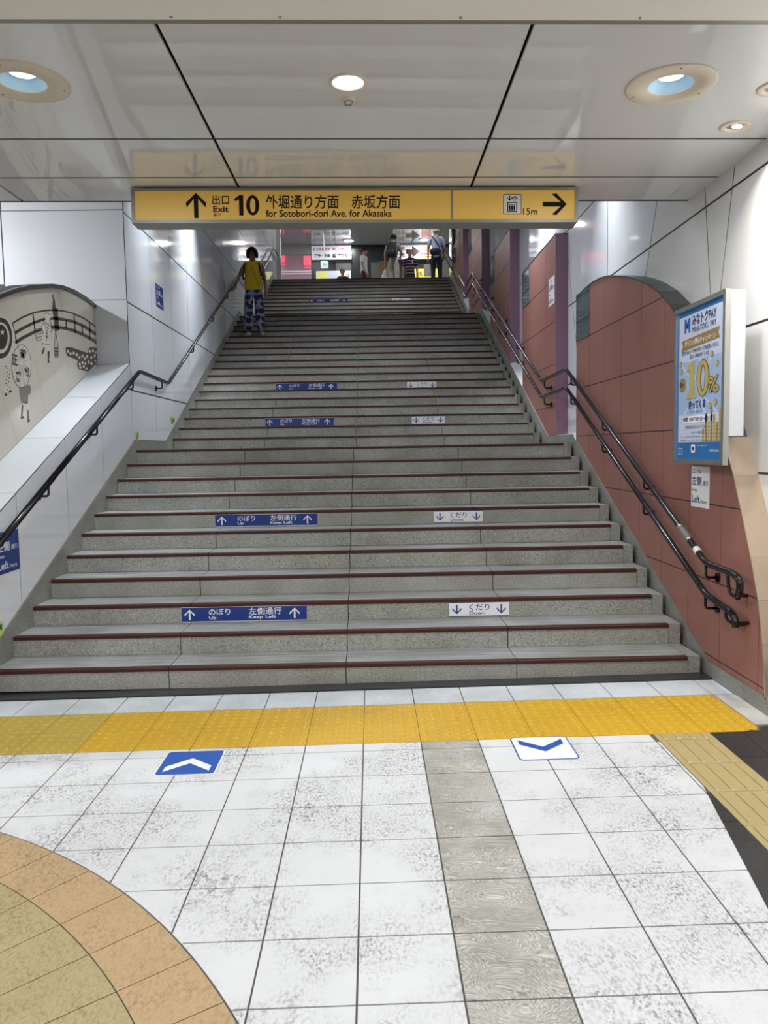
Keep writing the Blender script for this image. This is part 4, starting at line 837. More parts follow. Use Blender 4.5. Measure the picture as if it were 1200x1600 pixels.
green_tag(9.93, 10.14, 1.935, 2.035, 'small green escape sticker beside the second flight')
green_tag(5.06, 5.222, .338, .434, 'small green escape sticker at the foot of the parapet by the picture edge')

# ------------------------------------------------------------------ handrails
def smooth_path(pts, r=.07, n=5):
    out = [Vector(pts[0])]
    for a, b, c in zip(pts, pts[1:], pts[2:]):
        a, b, c = Vector(a), Vector(b), Vector(c); k = min(r, (a-b).length/2.2, (c-b).length/2.2)
        p, q = b+(a-b).normalized()*k, b+(c-b).normalized()*k
        out += [p*(1-t)**2+b*2*t*(1-t)+q*t*t for t in [i/n for i in range(n+1)]]
    return out+[Vector(pts[-1])]
def rail(root, pts, r=.0235): return MB().tube(smooth_path(pts), r, 12).mk('rail', 'rail_black', root, smooth=True)
def bracket(root, x, y, z, wx):
    s = 1 if wx > x else -1
    b = MB().tube(smooth_path([(x, y, z-.015), (x, y-.004, z-.085), (x+s*.01, y-.008, z-.098), (wx-s*.008, y-.008, z-.098)], .03), .0095, 8)
    b = b.mk('bracket', 'rail_black', root, smooth=True)
    mb = MB(); V = []; n = 12
    for d in (0, .010):
        V += [(wx-s*d, y-.008+.032*math.cos(2*math.pi*k/n), z-.098+.032*math.sin(2*math.pi*k/n)) for k in range(n)]
    mb.add(V, [tuple(range(n)), tuple(range(n, 2*n))]+[(k, (k+1) % n, n+(k+1) % n, n+k) for k in range(n)]).mk('wall_plate', 'rail_black', b)
hl = empty('handrail', (-2.44, 4.5, .7)); tag(hl, 'black tubular handrail fixed to the white wall', 'handrail')
rx = -2.445
rail(hl, [(rx, 4.40, .695), (rx, 8.40, 2.455), (rx, 9.58, 2.425), (rx, 15.35, 5.03), (rx, 16.85, 5.04), (rx, 21.1, 6.97), (rx, 21.9, 6.97)])
def left_z(y): return .695+(y-4.4)*.44 if y < 8.4 else (2.44 if y < 9.58 else 2.425+(y-9.58)*.4515)
for y in (4.78, 5.90, 7.02, 8.15, 9.30, 11.04, 12.52, 13.9, 14.95): bracket(hl, rx, y, left_z(y), WXL)
for nm, dz, lb in (('upper', 0, 'upper black handrail with grey sleeve on the terracotta walls'), ('lower', -.202, 'lower black handrail below the sleeved one on the terracotta walls')):
    hr = empty('handrail', (2.2, 4.4, .5+dz)); tag(hr, lb, 'handrail')
    x = 2.2
    main = [(x, 4.83, .805+dz), (x, 8.445, 2.414+dz), (x-.005, 9.64, 2.388+dz), (2.12, 15.55, 5.02+dz), (2.12, 16.78, 4.995+dz), (2.10, 21.0, 6.90+dz), (2.1, 21.6, 6.90+dz)]
    if dz == 0: tail = [(x, 4.405, .665), (x, 4.375, .70), (x, 4.375, .775), (x, 4.46, .80), (x, 4.62, .803)]
    else: tail = [(x, 4.415, .480), (x, 4.425, .535), (x, 4.50, .567), (x, 4.62, .575)]
    r_ = rail(hr, tail+[(p[0], p[1], p[2]) for p in main], .0215)
    ys = (4.84, 6.0, 7.10, 8.24, 9.5, 11.2, 12.6, 14.0, 15.4)
    for y in ys:
        z = None
        for (a, b) in zip(main, main[1:]):
            if a[1] <= y <= b[1]: t = (y-a[1])/(b[1]-a[1]); z = a[2]+(b[2]-a[2])*t; xx = a[0]+(b[0]-a[0])*t
        wx = WXR if (11.33 < y < 12.3 or 8.35 < y < 9.28) else XW
        bracket(hr, xx, y, z, wx-.001)
    if dz == 0:
        MB().tube(smooth_path([(x, 4.53, .79), (x+.005, 4.535, .74), (x+.005, 4.52, .685), (x, 4.47, .665), (x, 4.41, .668)], .03), .011, 8).mk('end_loop', 'rail_black', hr, smooth=True)
        MB().tube([(x+.0, 4.44, .667), (x+.02, 4.44, .667), (XW-.001, 4.44, .667)], .012, 8).mk('end_stay', 'rail_black', hr)
        s = lambda y: .805+(y-4.83)*(2.414-.805)/(8.445-4.83)
        MB().tube([(x, 5.11, s(5.11)), (x, 5.255, s(5.255))], .0240, 14).mk('sleeve', 'sleeve_grey', hr, smooth=True)
        for y in (5.10, 5.26): MB().tube([(x, y-.006, s(y-.006)), (x, y+.006, s(y+.006))], .0255, 14).mk('collar', 'steel', hr, smooth=True)
        MB().tube([(x, 4.95, s(4.95)), (x, 4.995, s(4.995))], .0236, 14).mk('tape_band', 'band_white', hr, smooth=True)
    else:
        MB().tube([(x, 4.42, .505), (x+.03, 4.42, .505), (XW-.001, 4.42, .505)], .012, 8).mk('end_stay', 'rail_black', hr)
        MB().tube(smooth_path([(x, 4.55, .585), (x+.005, 4.555, .50), (x+.02, 4.47, .485), (XW-.001, 4.46, .485)], .03), .010, 8).mk('end_loop', 'rail_black', hr, smooth=True)

# ------------------------------------------------------------------ poster light box
PXF = 2.15
pb = empty('poster_box', (2.2, 4.88, 1.45)); tag(pb, 'wall-mounted light box with a blue and gold point campaign poster', 'poster')
box('wall_spacer', (XW-.017, XW-.0005, 5.62-.6, 5.20, 1.63, 2.38), 'box_white', pb)
box('carcass', (PXF+.022, XW-.018, 4.50, 5.22, 1.62, 2.475), 'box_white', pb)
box('wall_spacer', (PXF+.022, XW-.0005, 4.90, 5.20, 1.50, 1.6195), 'box_white', pb)
for b in ((4.495, 5.265, 1.445, 1.475), (4.495, 5.265, 2.452, 2.482), (4.495, 4.528, 1.475, 2.452), (5.232, 5.265, 1.475, 2.452)): box('frame_bar', (PXF-.012, PXF+.021, *b), 'alu', pb)
for y in (4.5, 5.248):
    for z in (1.448, 2.465): box('corner_cap', (PXF-.015, PXF+.0, y, y+.014, z, z+.014), 'frame_dark', pb)
OP, UP = (PXF, 0, 0), (0, -1, 0); W0, W1, Z0, Z1 = -5.232, -4.528, 1.475, 2.452
PU = lambda a: W0+(W1-W0)*a
PV = lambda b: Z0+(Z1-Z0)*b
def pq(a0, b0, a1, b1): return [(PU(a0), PV(b0)), (PU(a1), PV(b0)), (PU(a1), PV(b1)), (PU(a0), PV(b1))]
sheet = slab('poster_sheet', pq(0, 0, 1, 1), OP, UP, ZA, -.004, 0, 'poster_blue', pb)
def ptext(s, a0, b0, a1, b1, m='poster_navy', bold=.0, off=.003): text(s, sheet, m, OP, UP, ZA, (PU(a0), PV(b0), PU(a1), PV(b1)), off, bold)
def pflat(n, pts, m, off=.0015): flat(n, [(PU(a), PV(b)) for a, b in pts], sheet, m, OP, UP, ZA, off)
pflat('print_field', [(.05, .115), (.97, .115), (.97, .965), (.05, .965)], 'poster_pale', .0008)
pflat('print_field', [(.05, .30), (.97, .30), (.97, .66), (.05, .66)], 'poster_sky', .0013)
for k in range(9):
    a = .05+k*.115; pflat('print_ray', [(.50, .46), (a, .30 if k % 2 else .66), (min(a+.05, .97), .30 if k % 2 else .66)], 'poster_pale', .0018)
pflat('logo_mark', [(.17, .85), (.21, .85), (.21, .905), (.235, .88), (.26, .905), (.26, .85), (.30, .85), (.30, .945), (.26, .945), (.235, .915), (.21, .945), (.17, .945)], 'poster_blue', .002)
pflat('logo_mark', [(.215, .88), (.255, .88), (.255, .905), (.215, .905)], 'poster_navy', .0024)
ptext('みなトクPAY', .35, .885, .85, .955, bold=.02); ptext('MINATOKU PAY', .35, .84, .85, .878)
pflat('banner', [(.10, .735), (.92, .755), (.89, .79), (.92, .825), (.10, .805), (.14, .77)], 'banner_gold', .002)
ptext('ポイント還元キャンペーン', .19, .757, .84, .80, 'white_print', .015)
ptext('区内でみなトクPAYマネーでお支払いすると', .12, .705, .90, .735, bold=.015); ptext('みなトクPAYポイントが', .30, .668, .72, .70, bold=.015)
numeral_ten(sheet, ('gold_dark', 'gold', 'gold_pale'), OP, UP, ZA, (PU(.25), PV(.41), PU(.72), PV(.645)), (.0028, .0034, .0040), (.03, .008, -.022), True)
ptext('%', .70, .42, .93, .53, 'gold_dark', .05, .0044); ptext('%', .71, .425, .92, .525, 'gold_pale', .012, .0050)
pflat('badge', circle(.145, .505, .075, .048), 'gold_dark', .002); pflat('badge', circle(.145, .505, .065, .042), 'gold', .0026); ptext('最大', .095, .49, .195, .525, 'poster_navy', .01, .0034)
for a, b in ((.09, .65), (.11, .60), (.77, .665), (.88, .60), (.75, .345), (.86, .36)):
    pflat('coin', circle(a, b, .034, .021, 16), 'gold_dark', .002); pflat('coin', circle(a-.005, b, .026, .017, 16), 'gold_pale', .0026)
ptext('戻ってくる', .29, .335, .66, .395, bold=.04)
ptext('付与上限 2,000ポイント', .33, .308, .62, .325)
pflat('date_strip', [(.155, .245), (.83, .245), (.83, .29), (.155, .29)], 'white_print', .002); ptext('期間', .17, .253, .28, .283, bold=.02); ptext('2026年8月1日～8月31日', .31, .253, .81, .283, bold=.02)
ptext('対象店舗は区内 みなトクPAY', .22, .205, .68, .228); ptext('注意 ポイントには期限があります', .36, .17, .66, .188); ptext('本キャンペーンは予告なく変更・終了する場合があります', .10, .145, .62, .157); ptext('詳細は区ホームページをご覧ください', .12, .122, .62, .134)
for k in range(7):                                                # gold columns of coins
    a = .60+k*.055; h = .09+.028*((k*3) % 5)+k*.006
    pflat('coin_stack', [(a, .118), (min(a+.042, .968), .118), (min(a+.042, .968), .118+h), (a, .118+h)], 'gold' if k % 2 else 'gold_pale', .002)
    for j in range(int(h/.022)): pflat('coin_edge', [(a, .122+j*.022), (min(a+.042, .968), .122+j*.022), (min(a+.042, .968), .126+j*.022), (a, .126+j*.022)], 'gold_dark', .0026)
ptext('お問合せ', .06, .065, .17, .078, 'white_print'); ptext('コールセンター', .06, .048, .19, .060, 'white_print'); ptext('詳細はこちら', .06, .031, .17, .043, 'white_print')
ptext('みなトクPAYはこちら', .50, .087, .70, .098, 'white_print'); ptext('東京都港区商店街連合会', .76, .052, .95, .066, 'white_print')
pflat('logo_plate', rrect(.36, .045, .45, .10, .015), 'white_print', .002); ptext('M', .38, .057, .43, .088, 'poster_navy', .04)

# ------------------------------------------------------------------ upper concourse: shop fronts and signboards
fw = box('wall_far', (-6, 6, 28.06, 28.2, TOPZ-.1, 9.2), 'shop_dark'); tag(fw, 'dark shop front wall of the upper concourse', kind='structure')
for b in ((-1.1, -.55, 6.14, 8.25), (.15, .95, 6.14, 8.2), (2.55, 3.4, 6.14, 8.7), (-.5, .1, 6.14, 7.0)): box('shop_panel', (b[0], b[1], 28.02, 28.058, b[2], b[3]), 'shop_grey', fw)
box('light_slot', (-1.96, 6, 27.99, 28.059, 8.77, 8.80), 'shop_dark', fw)
OF = (0, 27.9, 0)
def board(x0, x1, z0, z1, mat, label, y=27.9):
    r = slab('signboard', [(x0, z0), (x1, z0), (x1, z1), (x0, z1)], (0, y, 0), XA, ZA, -.08, 0, mat); tag(r, label, 'signboard'); return r
b1 = board(-1.945, -.537, 8.29, 8.765, 'shop_white', 'white signboard with red camera shop lettering above two dark words')
text('ビックカメラ', b1, 'shop_red', OF, XA, ZA, (-1.87, 8.585, -1.30, 8.70), .004, .05); text('BIC CAMERA', b1, 'shop_red', OF, XA, ZA, (-1.20, 8.60, -.62, 8.69), .004, .03)
text('歌舞・名画', b1, 'text_dark', OF, XA, ZA, (-1.84, 8.35, -1.29, 8.48), .004, .03); text('香港物語', b1, 'text_dark', OF, XA, ZA, (-1.22, 8.34, -.62, 8.49), .004, .03)
b2 = board(.95, 2.385, 8.27, 8.755, 'shop_white', 'white signboard with an arrow and a hamburger shop emblem')
flat('arrow', [(1.40, 8.44), (1.62, 8.44), (1.62, 8.32), (1.92, 8.52), (1.62, 8.72), (1.62, 8.60), (1.40, 8.60)], b2, 'arrow_brown', OF, XA, ZA, .004)
text('この先', b2, 'shop_red', OF, XA, ZA, (1.02, 8.55, 1.36, 8.70), .004, .03); text('すぐ右', b2, 'text_dark', OF, XA, ZA, (1.02, 8.35, 1.36, 8.50), .004, .03)
bun = [(1.97+.16+.17*math.cos(math.pi*k/14), 8.60+.10*math.sin(math.pi*k/14)) for k in range(15)]
em = flat('emblem', bun, b2, 'bun_orange', OF, XA, ZA, .004); flat('emblem_base', [(1.96, 8.345), (1.985, 8.32), (2.275, 8.32), (2.30, 8.345), (2.30, 8.37), (1.96, 8.37)], b2, 'bun_orange', OF, XA, ZA, .004)
text('BURGER', b2, 'shop_red', OF, XA, ZA, (1.955, 8.50, 2.305, 8.575), .004, .05); text('KING', b2, 'shop_red', OF, XA, ZA, (1.955, 8.39, 2.305, 8.485), .004, .06)
b3 = board(-1.80, -.575, 7.45, 7.885, 'shop_white', 'low glowing board shading from lime to white behind the top step')
flat('panel', [(-1.78, 7.47), (-1.40, 7.47), (-1.40, 7.865), (-1.78, 7.865)], b3, 'shop_lime', OF, XA, ZA, .003); flat('panel', [(-1.40, 7.47), (-1.0, 7.47), (-1.0, 7.865), (-1.40, 7.865)], b3, 'shop_lilac', OF, XA, ZA, .003)
text('出口案内', b3, 'text_dark', OF, XA, ZA, (-.72, 7.62, -.61, 7.80), .004)
b4 = board(1.45, 2.55, 7.35, 7.92, 'shop_yellow', 'low yellow glowing board below the hamburger signboard')
text('改札', b4, 'text_dark', OF, XA, ZA, (1.75, 7.68, 1.98, 7.83), .004); text('のりば案内', b4, 'text_dark', OF, XA, ZA, (2.05, 7.68, 2.42, 7.82), .004)
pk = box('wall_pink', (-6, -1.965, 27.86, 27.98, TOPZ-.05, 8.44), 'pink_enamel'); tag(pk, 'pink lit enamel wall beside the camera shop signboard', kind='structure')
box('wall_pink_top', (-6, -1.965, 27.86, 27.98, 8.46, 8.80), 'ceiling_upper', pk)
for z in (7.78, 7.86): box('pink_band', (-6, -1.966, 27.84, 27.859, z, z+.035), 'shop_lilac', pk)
for x0, x1, z0, z1, lb in ((-3.6, -2.87, 8.20, 8.42, 'glowing red neon reflection on the pink wall behind the steel column'), (-2.22, -1.98, 8.08, 8.40, 'glowing red neon reflection beside the camera shop signboard')):
    nb = slab('neon_reflection', [(x0, z0), (x1, z0), (x1, z1), (x0, z1)], (0, 27.84, 0), XA, ZA, 0, .018, 'reflected_red'); tag(nb, lb, 'reflection')  # glowing slabs stand for red neon light reflected in the enamel
    flat('reflection_bar', [(x0, z0-.10), (x1, z0-.10), (x1, z0-.07), (x0, z0-.07)], nb, 'reflected_red', (0, 27.84, 0), XA, ZA, .012, .012)
ex = empty('hanging_sign', (-1.39, 26, 7.55)); tag(ex, 'small hanging white sign with green arrow', 'sign')
ep = slab('plate', rrect(-1.515, 7.55, -1.265, 7.785, .03), (0, 26.0, 0), XA, ZA, -.05, 0, 'shop_white', ex)
flat('arrow', [(-1.46, 7.67), (-1.39, 7.735), (-1.39, 7.69), (-1.32, 7.69), (-1.32, 7.65), (-1.39, 7.65), (-1.39, 7.605)], ep, 'exit_green', (0, 26, 0), XA, ZA, .003)
MB().tube([(-1.39, 26.02, 7.78), (-1.39, 26.02, 8.76)], .012, 6).mk('stem', 'box_white', ex); MB().lathe([(.02, -.08), (.10, -.01), (.10, 0)], (-1.39, 26.02, 8.80), 12).mk('canopy', 'box_white', ex)
pc_ = MB().box(-2.52, -2.40, 22.1, 22.25, TOPZ, 8.80).mk('column', 'steel'); tag(pc_, 'slim steel column at the top of the stairs by the white wall', 'column')
pd = MB().box(2.33, 2.42, 21.3, 21.5, TOPZ, 8.3).mk('column', 'shop_dark'); tag(pd, 'slim black post at the top of the handrails', 'column')
cb = MB().box(.42, .75, 26.6, 26.9, TOPZ, 7.9).mk('carton_stand', 'carton'); tag(cb, 'brown carton stand behind the white plastic bag', 'carton')

# ------------------------------------------------------------------ people
def skin_mesh(joints, edges, root, levels=2):
    """grow a surface round a skeleton: joints name -> (position, rx, ry)"""
    names = list(joints); idx = {n: i for i, n in enumerate(names)}
    me = bpy.data.meshes.new('sk'); me.from_pydata([joints[n][0] for n in names], [(idx[a], idx[b]) for a, b in edges], []); me.update()
    o = bpy.data.objects.new('sk', me); COL.objects.link(o)
    mod = o.modifiers.new('s', 'SKIN'); mod.use_smooth_shade = True; mod.branch_smoothing = .4
    for n in names:
        sv = me.skin_vertices[0].data[idx[n]]; sv.radius = (joints[n][1], joints[n][2]); sv.use_root = (n == root)
    ss = o.modifiers.new('b', 'SUBSURF'); ss.levels = levels; ss.render_levels = levels
    bpy.context.view_layer.update()
    ev = bpy.data.meshes.new_from_object(o.evaluated_get(bpy.context.evaluated_depsgraph_get()))
    V = [v.co.copy() for v in ev.vertices]; F = [tuple(p.vertices) for p in ev.polygons]
    bpy.data.objects.remove(o); bpy.data.meshes.remove(me); bpy.data.meshes.remove(ev)
    return V, F
def local(name, mb, mat, parent, smooth=True, V=None, F=None):
    me = bpy.data.meshes.new(name); me.from_pydata([tuple(v) for v in (mb.V if mb else V)], [], mb.F if mb else F); me.update(); me.materials.append(MAT[mat])
    for p in me.polygons: p.use_smooth = smooth
    o = bpy.data.objects.new(name, me); COL.objects.link(o); o.parent = parent; ORG[o.name] = Vector((0, 0, 0)); return o
def hand(mb, w, d, side, curl=.5, s=1.0):
    """palm and five fingers from the wrist w along d; the thumb leaves the side of the palm"""
    d = Vector(d).normalized(); w = Vector(w); sd = Vector(side).normalized(); sd = (sd-d*sd.dot(d)).normalized(); n = d.cross(sd)
    mb.tube([w-d*.02*s, w+d*.02*s, w+d*.055*s, w+d*.085*s], [.024*s, .030*s, .036*s, .030*s], 8)
    for k, L in enumerate((.068, .078, .073, .058)):
        b = w+d*.080*s+sd*(-.027+.018*k)*s; p1 = b+d*L*.45*s+n*L*.12*curl*s; p2 = p1+(d*(1-curl*.7)+n*curl).normalized()*L*.35*s; p3 = p2+(d*(1-curl*1.2)+n*curl*1.3).normalized()*L*.28*s
        mb.tube([b-d*.02*s, p1, p2, p3], [.0095*s, .009*s, .008*s, .0065*s], 6)
    b = w+d*.035*s-sd*.03*s; mb.tube([b, b+(d*.6-sd*.7)*.03*s, b+(d*.9-sd*.45+n*.2)*.06*s], [.011*s, .0105*s, .008*s], 6)
def person(label, loc, rz, h, P, col):
    """P: joint positions in metres for a 1.70 m figure facing -y; col: material names"""
    k = h/1.70
    J = dict(pel=((0, 0, .93), .125, .095), wai=((0, 0, 1.08), .115, .088), che=((0, .0, 1.27), .135, .10), nb=((0, .01, 1.42), .062, .058), nk=((0, .0, 1.475), .050, .050),
             sl=((-.165, .01, 1.385), .055, .052), sr=((.165, .01, 1.385), .055, .052), el=((-.215, .03, 1.12), .039, .039), er=((.215, .03, 1.12), .039, .039), wl=((-.225, -.03, .88), .026, .026), wr=((.225, -.03, .88), .026, .026),
             hl=((-.09, 0, .86), .082, .085), hr=((.09, 0, .86), .082, .085), kl=((-.095, -.01, .48), .056, .056), kr=((.095, -.01, .48), .056, .056), al=((-.10, .02, .085), .038, .038), ar=((.10, .02, .085), .038, .038),
             tl=((-.105, -.11, .045), .036, .028), tr=((.105, -.11, .045), .036, .028))
    for n, v in P.get('j', {}).items(): J[n] = (v, J[n][1], J[n][2])
    for n, v in P.get('r', {}).items(): J[n] = (J[n][0], *v)
    hd = P.get('head', (0, -.02, 1.59)); tilt = P.get('tilt', 0)            # centre of the head and nod
    J['hd0'] = ((hd[0], hd[1]-.0, hd[2]-.075), .058, .062); J['hd1'] = (hd, .080, .094); J['hd2'] = ((hd[0], hd[1]+.005, hd[2]+.065), .066, .078)
    J = {n: (tuple(c*k for c in v[0]), v[1]*k, v[2]*k) for n, v in J.items()}
    E = [('pel', 'wai'), ('wai', 'che'), ('che', 'nb'), ('nb', 'nk'), ('nk', 'hd0'), ('hd0', 'hd1'), ('hd1', 'hd2'), ('nb', 'sl'), ('nb', 'sr'), ('sl', 'el'), ('el', 'wl'), ('sr', 'er'), ('er', 'wr'), ('pel', 'hl'), ('pel', 'hr'), ('hl', 'kl'), ('kl', 'al'), ('al', 'tl'), ('hr', 'kr'), ('kr', 'ar'), ('ar', 'tr')]
    V, F = skin_mesh(J, E, 'pel'); mb = MB(); mb.add(V, F)
    hs = P.get('hands', {})
    for wn, en, s_ in (('wl', 'el', -1), ('wr', 'er', 1)):
        d = Vector(J[wn][0])-Vector(J[en][0]); d = hs.get(wn, d); hand(mb, J[wn][0], d, (0, -s_*1.0, 0) if abs(Vector(d).normalized().y) < .8 else (s_, 0, 0), .55, k)
    R = Matrix.Rotation(P.get('turn', 0), 3, 'Z') @ Matrix.Rotation(tilt, 3, 'X'); C = Vector(hd)*k
    H_ = lambda x, y, z: C+R @ (Vector((x, y, z))*k)
    mb.ball(H_(0, -.096, -.012), (.013*k, .018*k, .020*k), 8, 6); mb.ball(H_(0, -.080, -.055), (.026*k, .016*k, .012*k), 8, 6)
    for s_ in (-1, 1): mb.ball(H_(s_*.084, .008, -.005), (.012*k, .020*k, .032*k), 8, 6)
    b = local('person', mb, col['skin'], None); b.location = loc; b.rotation_euler.z = rz; tag(b, label, 'person')
    ey = MB()
    for s_ in (-1, 1): ey.ball(H_(s_*.032, -.086, .012), (.012*k, .008*k, .007*k), 8, 6)
    ey.ball(H_(0, -.092, -.056), (.022*k, .006*k, .004*k), 8, 4)
    local('eyes', ey, 'lens_dark', b)
    # clothes grown on the same skeleton
    def grow(name, mat, es, grow_, over=None, root='pel'):
        JJ = {}
        for n in {x for e in es for x in e}:
            p, a, c = J[n] if n in J else over[n]; a2, c2 = (a+grow_*k, c+grow_*k)
            if over and n in over: p, a2, c2 = over[n]
            JJ[n] = (p, a2, c2)
        V, F = skin_mesh(JJ, es, root); return local(name, None, mat, b, V=V, F=F)
    mid = lambda a, c, t: tuple(J[a][0][i]+(J[c][0][i]-J[a][0][i])*t for i in range(3))
    sleeve = P.get('sleeve', .75)
    ov = {'hem': ((J['pel'][0][0], J['pel'][0][1], P.get('hem', .84)*k), (.140)*k, .112*k)}
    es = [('hem', 'pel'), ('pel', 'wai'), ('wai', 'che'), ('che', 'nb')]
    if sleeve:
        es += [('nb', 'sl'), ('nb', 'sr'), ('sl', 'cl'), ('sr', 'cr')]
        ov['cl'] = (mid('sl', 'el', sleeve), .058*k, .058*k); ov['cr'] = (mid('sr', 'er', sleeve), .058*k, .058*k)
    else:
        es = es[:-1]+[('che', 'upc'), ('upc', 'tl_'), ('upc', 'tr_')]
        ov['tl_'] = ((J['sl'][0][0]*.60, J['sl'][0][1], J['sl'][0][2]+.035*k), .040*k, .048*k); ov['tr_'] = ((J['sr'][0][0]*.60, J['sr'][0][1], J['sr'][0][2]+.035*k), .040*k, .048*k)
        ov['che'] = (J['che'][0], .200*k, .128*k); ov['wai'] = (J['wai'][0], .190*k, .130*k); ov['pel'] = (J['pel'][0], .190*k, .132*k); ov['hem'] = (ov['hem'][0], .192*k, .132*k); ov['upc'] = ((0, -.005*k, 1.345*k), .150*k, .112*k)
    grow('shirt', col['shirt'], es, P.get('loose', .016), ov, 'che')
    wide = P.get('wide', 0)
    ov = {}
    for s_ in 'lr':
        ov['k'+s_] = (J['k'+s_][0], (.068+wide)*k, (.068+wide)*k); ov['b'+s_] = ((J['a'+s_][0][0], J['a'+s_][0][1], J['a'+s_][0][2]+P.get('cuff', 0)*k), (.056+wide*1.2)*k, (.060+wide*1.2)*k)
        ov['h'+s_] = (J['h'+s_][0], (.094+wide*.4)*k, (.10+wide*.3)*k)
    grow('trousers', col['trousers'], [('wai', 'pel'), ('pel', 'hl'), ('pel', 'hr'), ('hl', 'kl'), ('kl', 'bl'), ('hr', 'kr'), ('kr', 'br')], .012, ov)
    for s_ in 'lr':
        a, t = Vector(J['a'+s_][0]), Vector(J['t'+s_][0]); d = (t-a); d.z = 0; d.normalize(); sh = MB(); base = a.z-.085*k
        for i, (u, w_, hh) in enumerate(((-.06, .030, .075), (-.02, .040, .085), (.06, .044, .065), (.13, .046, .050), (.17, .030, .036))):
            pass
        k_ = k; k = k*P.get('shoe', 1)
        prof = [(-.065, .026, .078), (-.03, .038, .092), (.05, .043, .070), (.12, .046, .052), (.165, .034, .040), (.18, .012, .02)]
        n_ = 10; VV = []
        for u, w_, hh in prof:
            c = Vector((a.x, a.y, base))+d*u*k; sd = Vector((-d.y, d.x, 0))
            for q in range(n_):
                an = 2*math.pi*q/n_; VV.append(c+sd*w_*k*math.cos(an)+Vector((0, 0, hh*k*.5*(1+math.sin(an)))))
        sh.add(VV, [(i*n_+q, i*n_+(q+1) % n_, (i+1)*n_+(q+1) % n_, (i+1)*n_+q) for i in range(len(prof)-1) for q in range(n_)]+[tuple(range(n_))[::-1], tuple((len(prof)-1)*n_+q for q in range(n_))])
        k = k_; local('shoe', sh, col['shoe'], b)
    # hair: a shell over the skull, open at the face
    ha = MB(); n_, m_ = 20, 9; top, low = 0, P.get('hairlow', 1.75); VV = []
    for i in range(m_+1):
        a = low*i/m_
        for q in range(n_):
            an = 2*math.pi*q/n_; front = max(0, -math.sin(an)); aa = a*(1-.42*front**2*P.get('face', 1)); puff = P.get('puff', 1.0)
            VV.append(H_(.094*puff*math.sin(aa)*math.cos(an), .004+.108*puff*math.sin(aa)*math.sin(an), .0+.112*puff*math.cos(aa)))
    ha.add(VV, [(i*n_+q, (i+1)*n_+q, (i+1)*n_+(q+1) % n_, i*n_+(q+1) % n_) for i in range(m_) for q in range(n_)])
    if col.get('hair'): local('hair', ha, col['hair'], b)
    if col.get('cap'):
        cp = MB(); VV = []
        for i in range(7):
            a = 1.5*i/6
            VV += [H_(.102*math.sin(a)*math.cos(2*math.pi*q/20), .004+.116*math.sin(a)*math.sin(2*math.pi*q/20), .022+.10*math.cos(a)) for q in range(20)]
        cp.add(VV, [(i*20+q, (i+1)*20+q, (i+1)*20+(q+1) % 20, i*20+(q+1) % 20) for i in range(6) for q in range(20)])
        cp.add([H_(-.075, -.085, .035), H_(.075, -.085, .035), H_(.06, -.185, .022), H_(-.06, -.185, .022), H_(-.075, -.085, .027), H_(.075, -.085, .027), H_(.06, -.185, .014), H_(-.06, -.185, .014)], boxvf(0, 1, 0, 1, 0, 1)[1])
        local('cap', cp, col['cap'], b)
    return b, J, k
def at(b, p): return Matrix.Translation(b.location) @ Matrix.Rotation(b.rotation_euler.z, 4, 'Z') @ Vector(p)

# woman coming down by the left handrail
ws, wz = nose(25)
W_, JW, kw = person('person in yellow sleeveless top and heart-print trousers descending by the handrail', (-2.055, ws+.175, wz), 0, 1.60,
    {'j': {'el': (-.285, -.03, 1.14), 'wl': (-.352, -.13, .945), 'er': (.215, .03, 1.11), 'wr': (.235, .01, .86), 'kl': (-.115, -.03, .48), 'kr': (.115, -.05, .47), 'al': (-.125, .02, .085), 'ar': (.135, -.03, .085), 'tl': (-.14, -.11, .045), 'tr': (.165, -.16, .045)}, 'head': (.0, -.055, 1.575), 'tilt': .42, 'sleeve': 0, 'hem': .88, 'wide': .030, 'hairlow': 2.2, 'puff': 1.27, 'face': 1.45, 'cuff': .015, 'shoe': 1.25, 'r': {'che': (.15, .105), 'wai': (.135, .095), 'pel': (.14, .10)},
     'hands': {'wl': (-.10, -.5, -.25)}},
    dict(skin='skin_tan', shirt='cloth_yellow', trousers='heart_cloth', shoe='shoe_grey', hair='hair_black'))
for s_ in (-1, 1):
    MB_ = MB(); pts = [Vector((s_*.125, -.03, 1.435))*kw, Vector((s_*.14, -.135, 1.36))*kw, Vector((s_*.165, -.125, 1.22))*kw, Vector((s_*.20, -.03, 1.12))*kw, Vector((s_*.13, .10, 1.15))*kw]
    MB_.tube(pts, .016*kw, 8); local('strap', MB_, 'cloth_black', W_)
local('cord', MB().tube([Vector((-.07, -.06, 1.44))*kw, Vector((0, -.142, 1.30))*kw, Vector((.07, -.140, 1.12))*kw, Vector((.13, -.125, .95))*kw], .004*kw, 6), 'cloth_black', W_)
local('wristband', MB().tube([Vector((-.338, -.108, .99))*kw, Vector((-.345, -.118, .965))*kw], .030*kw, 10), 'cloth_black', W_)

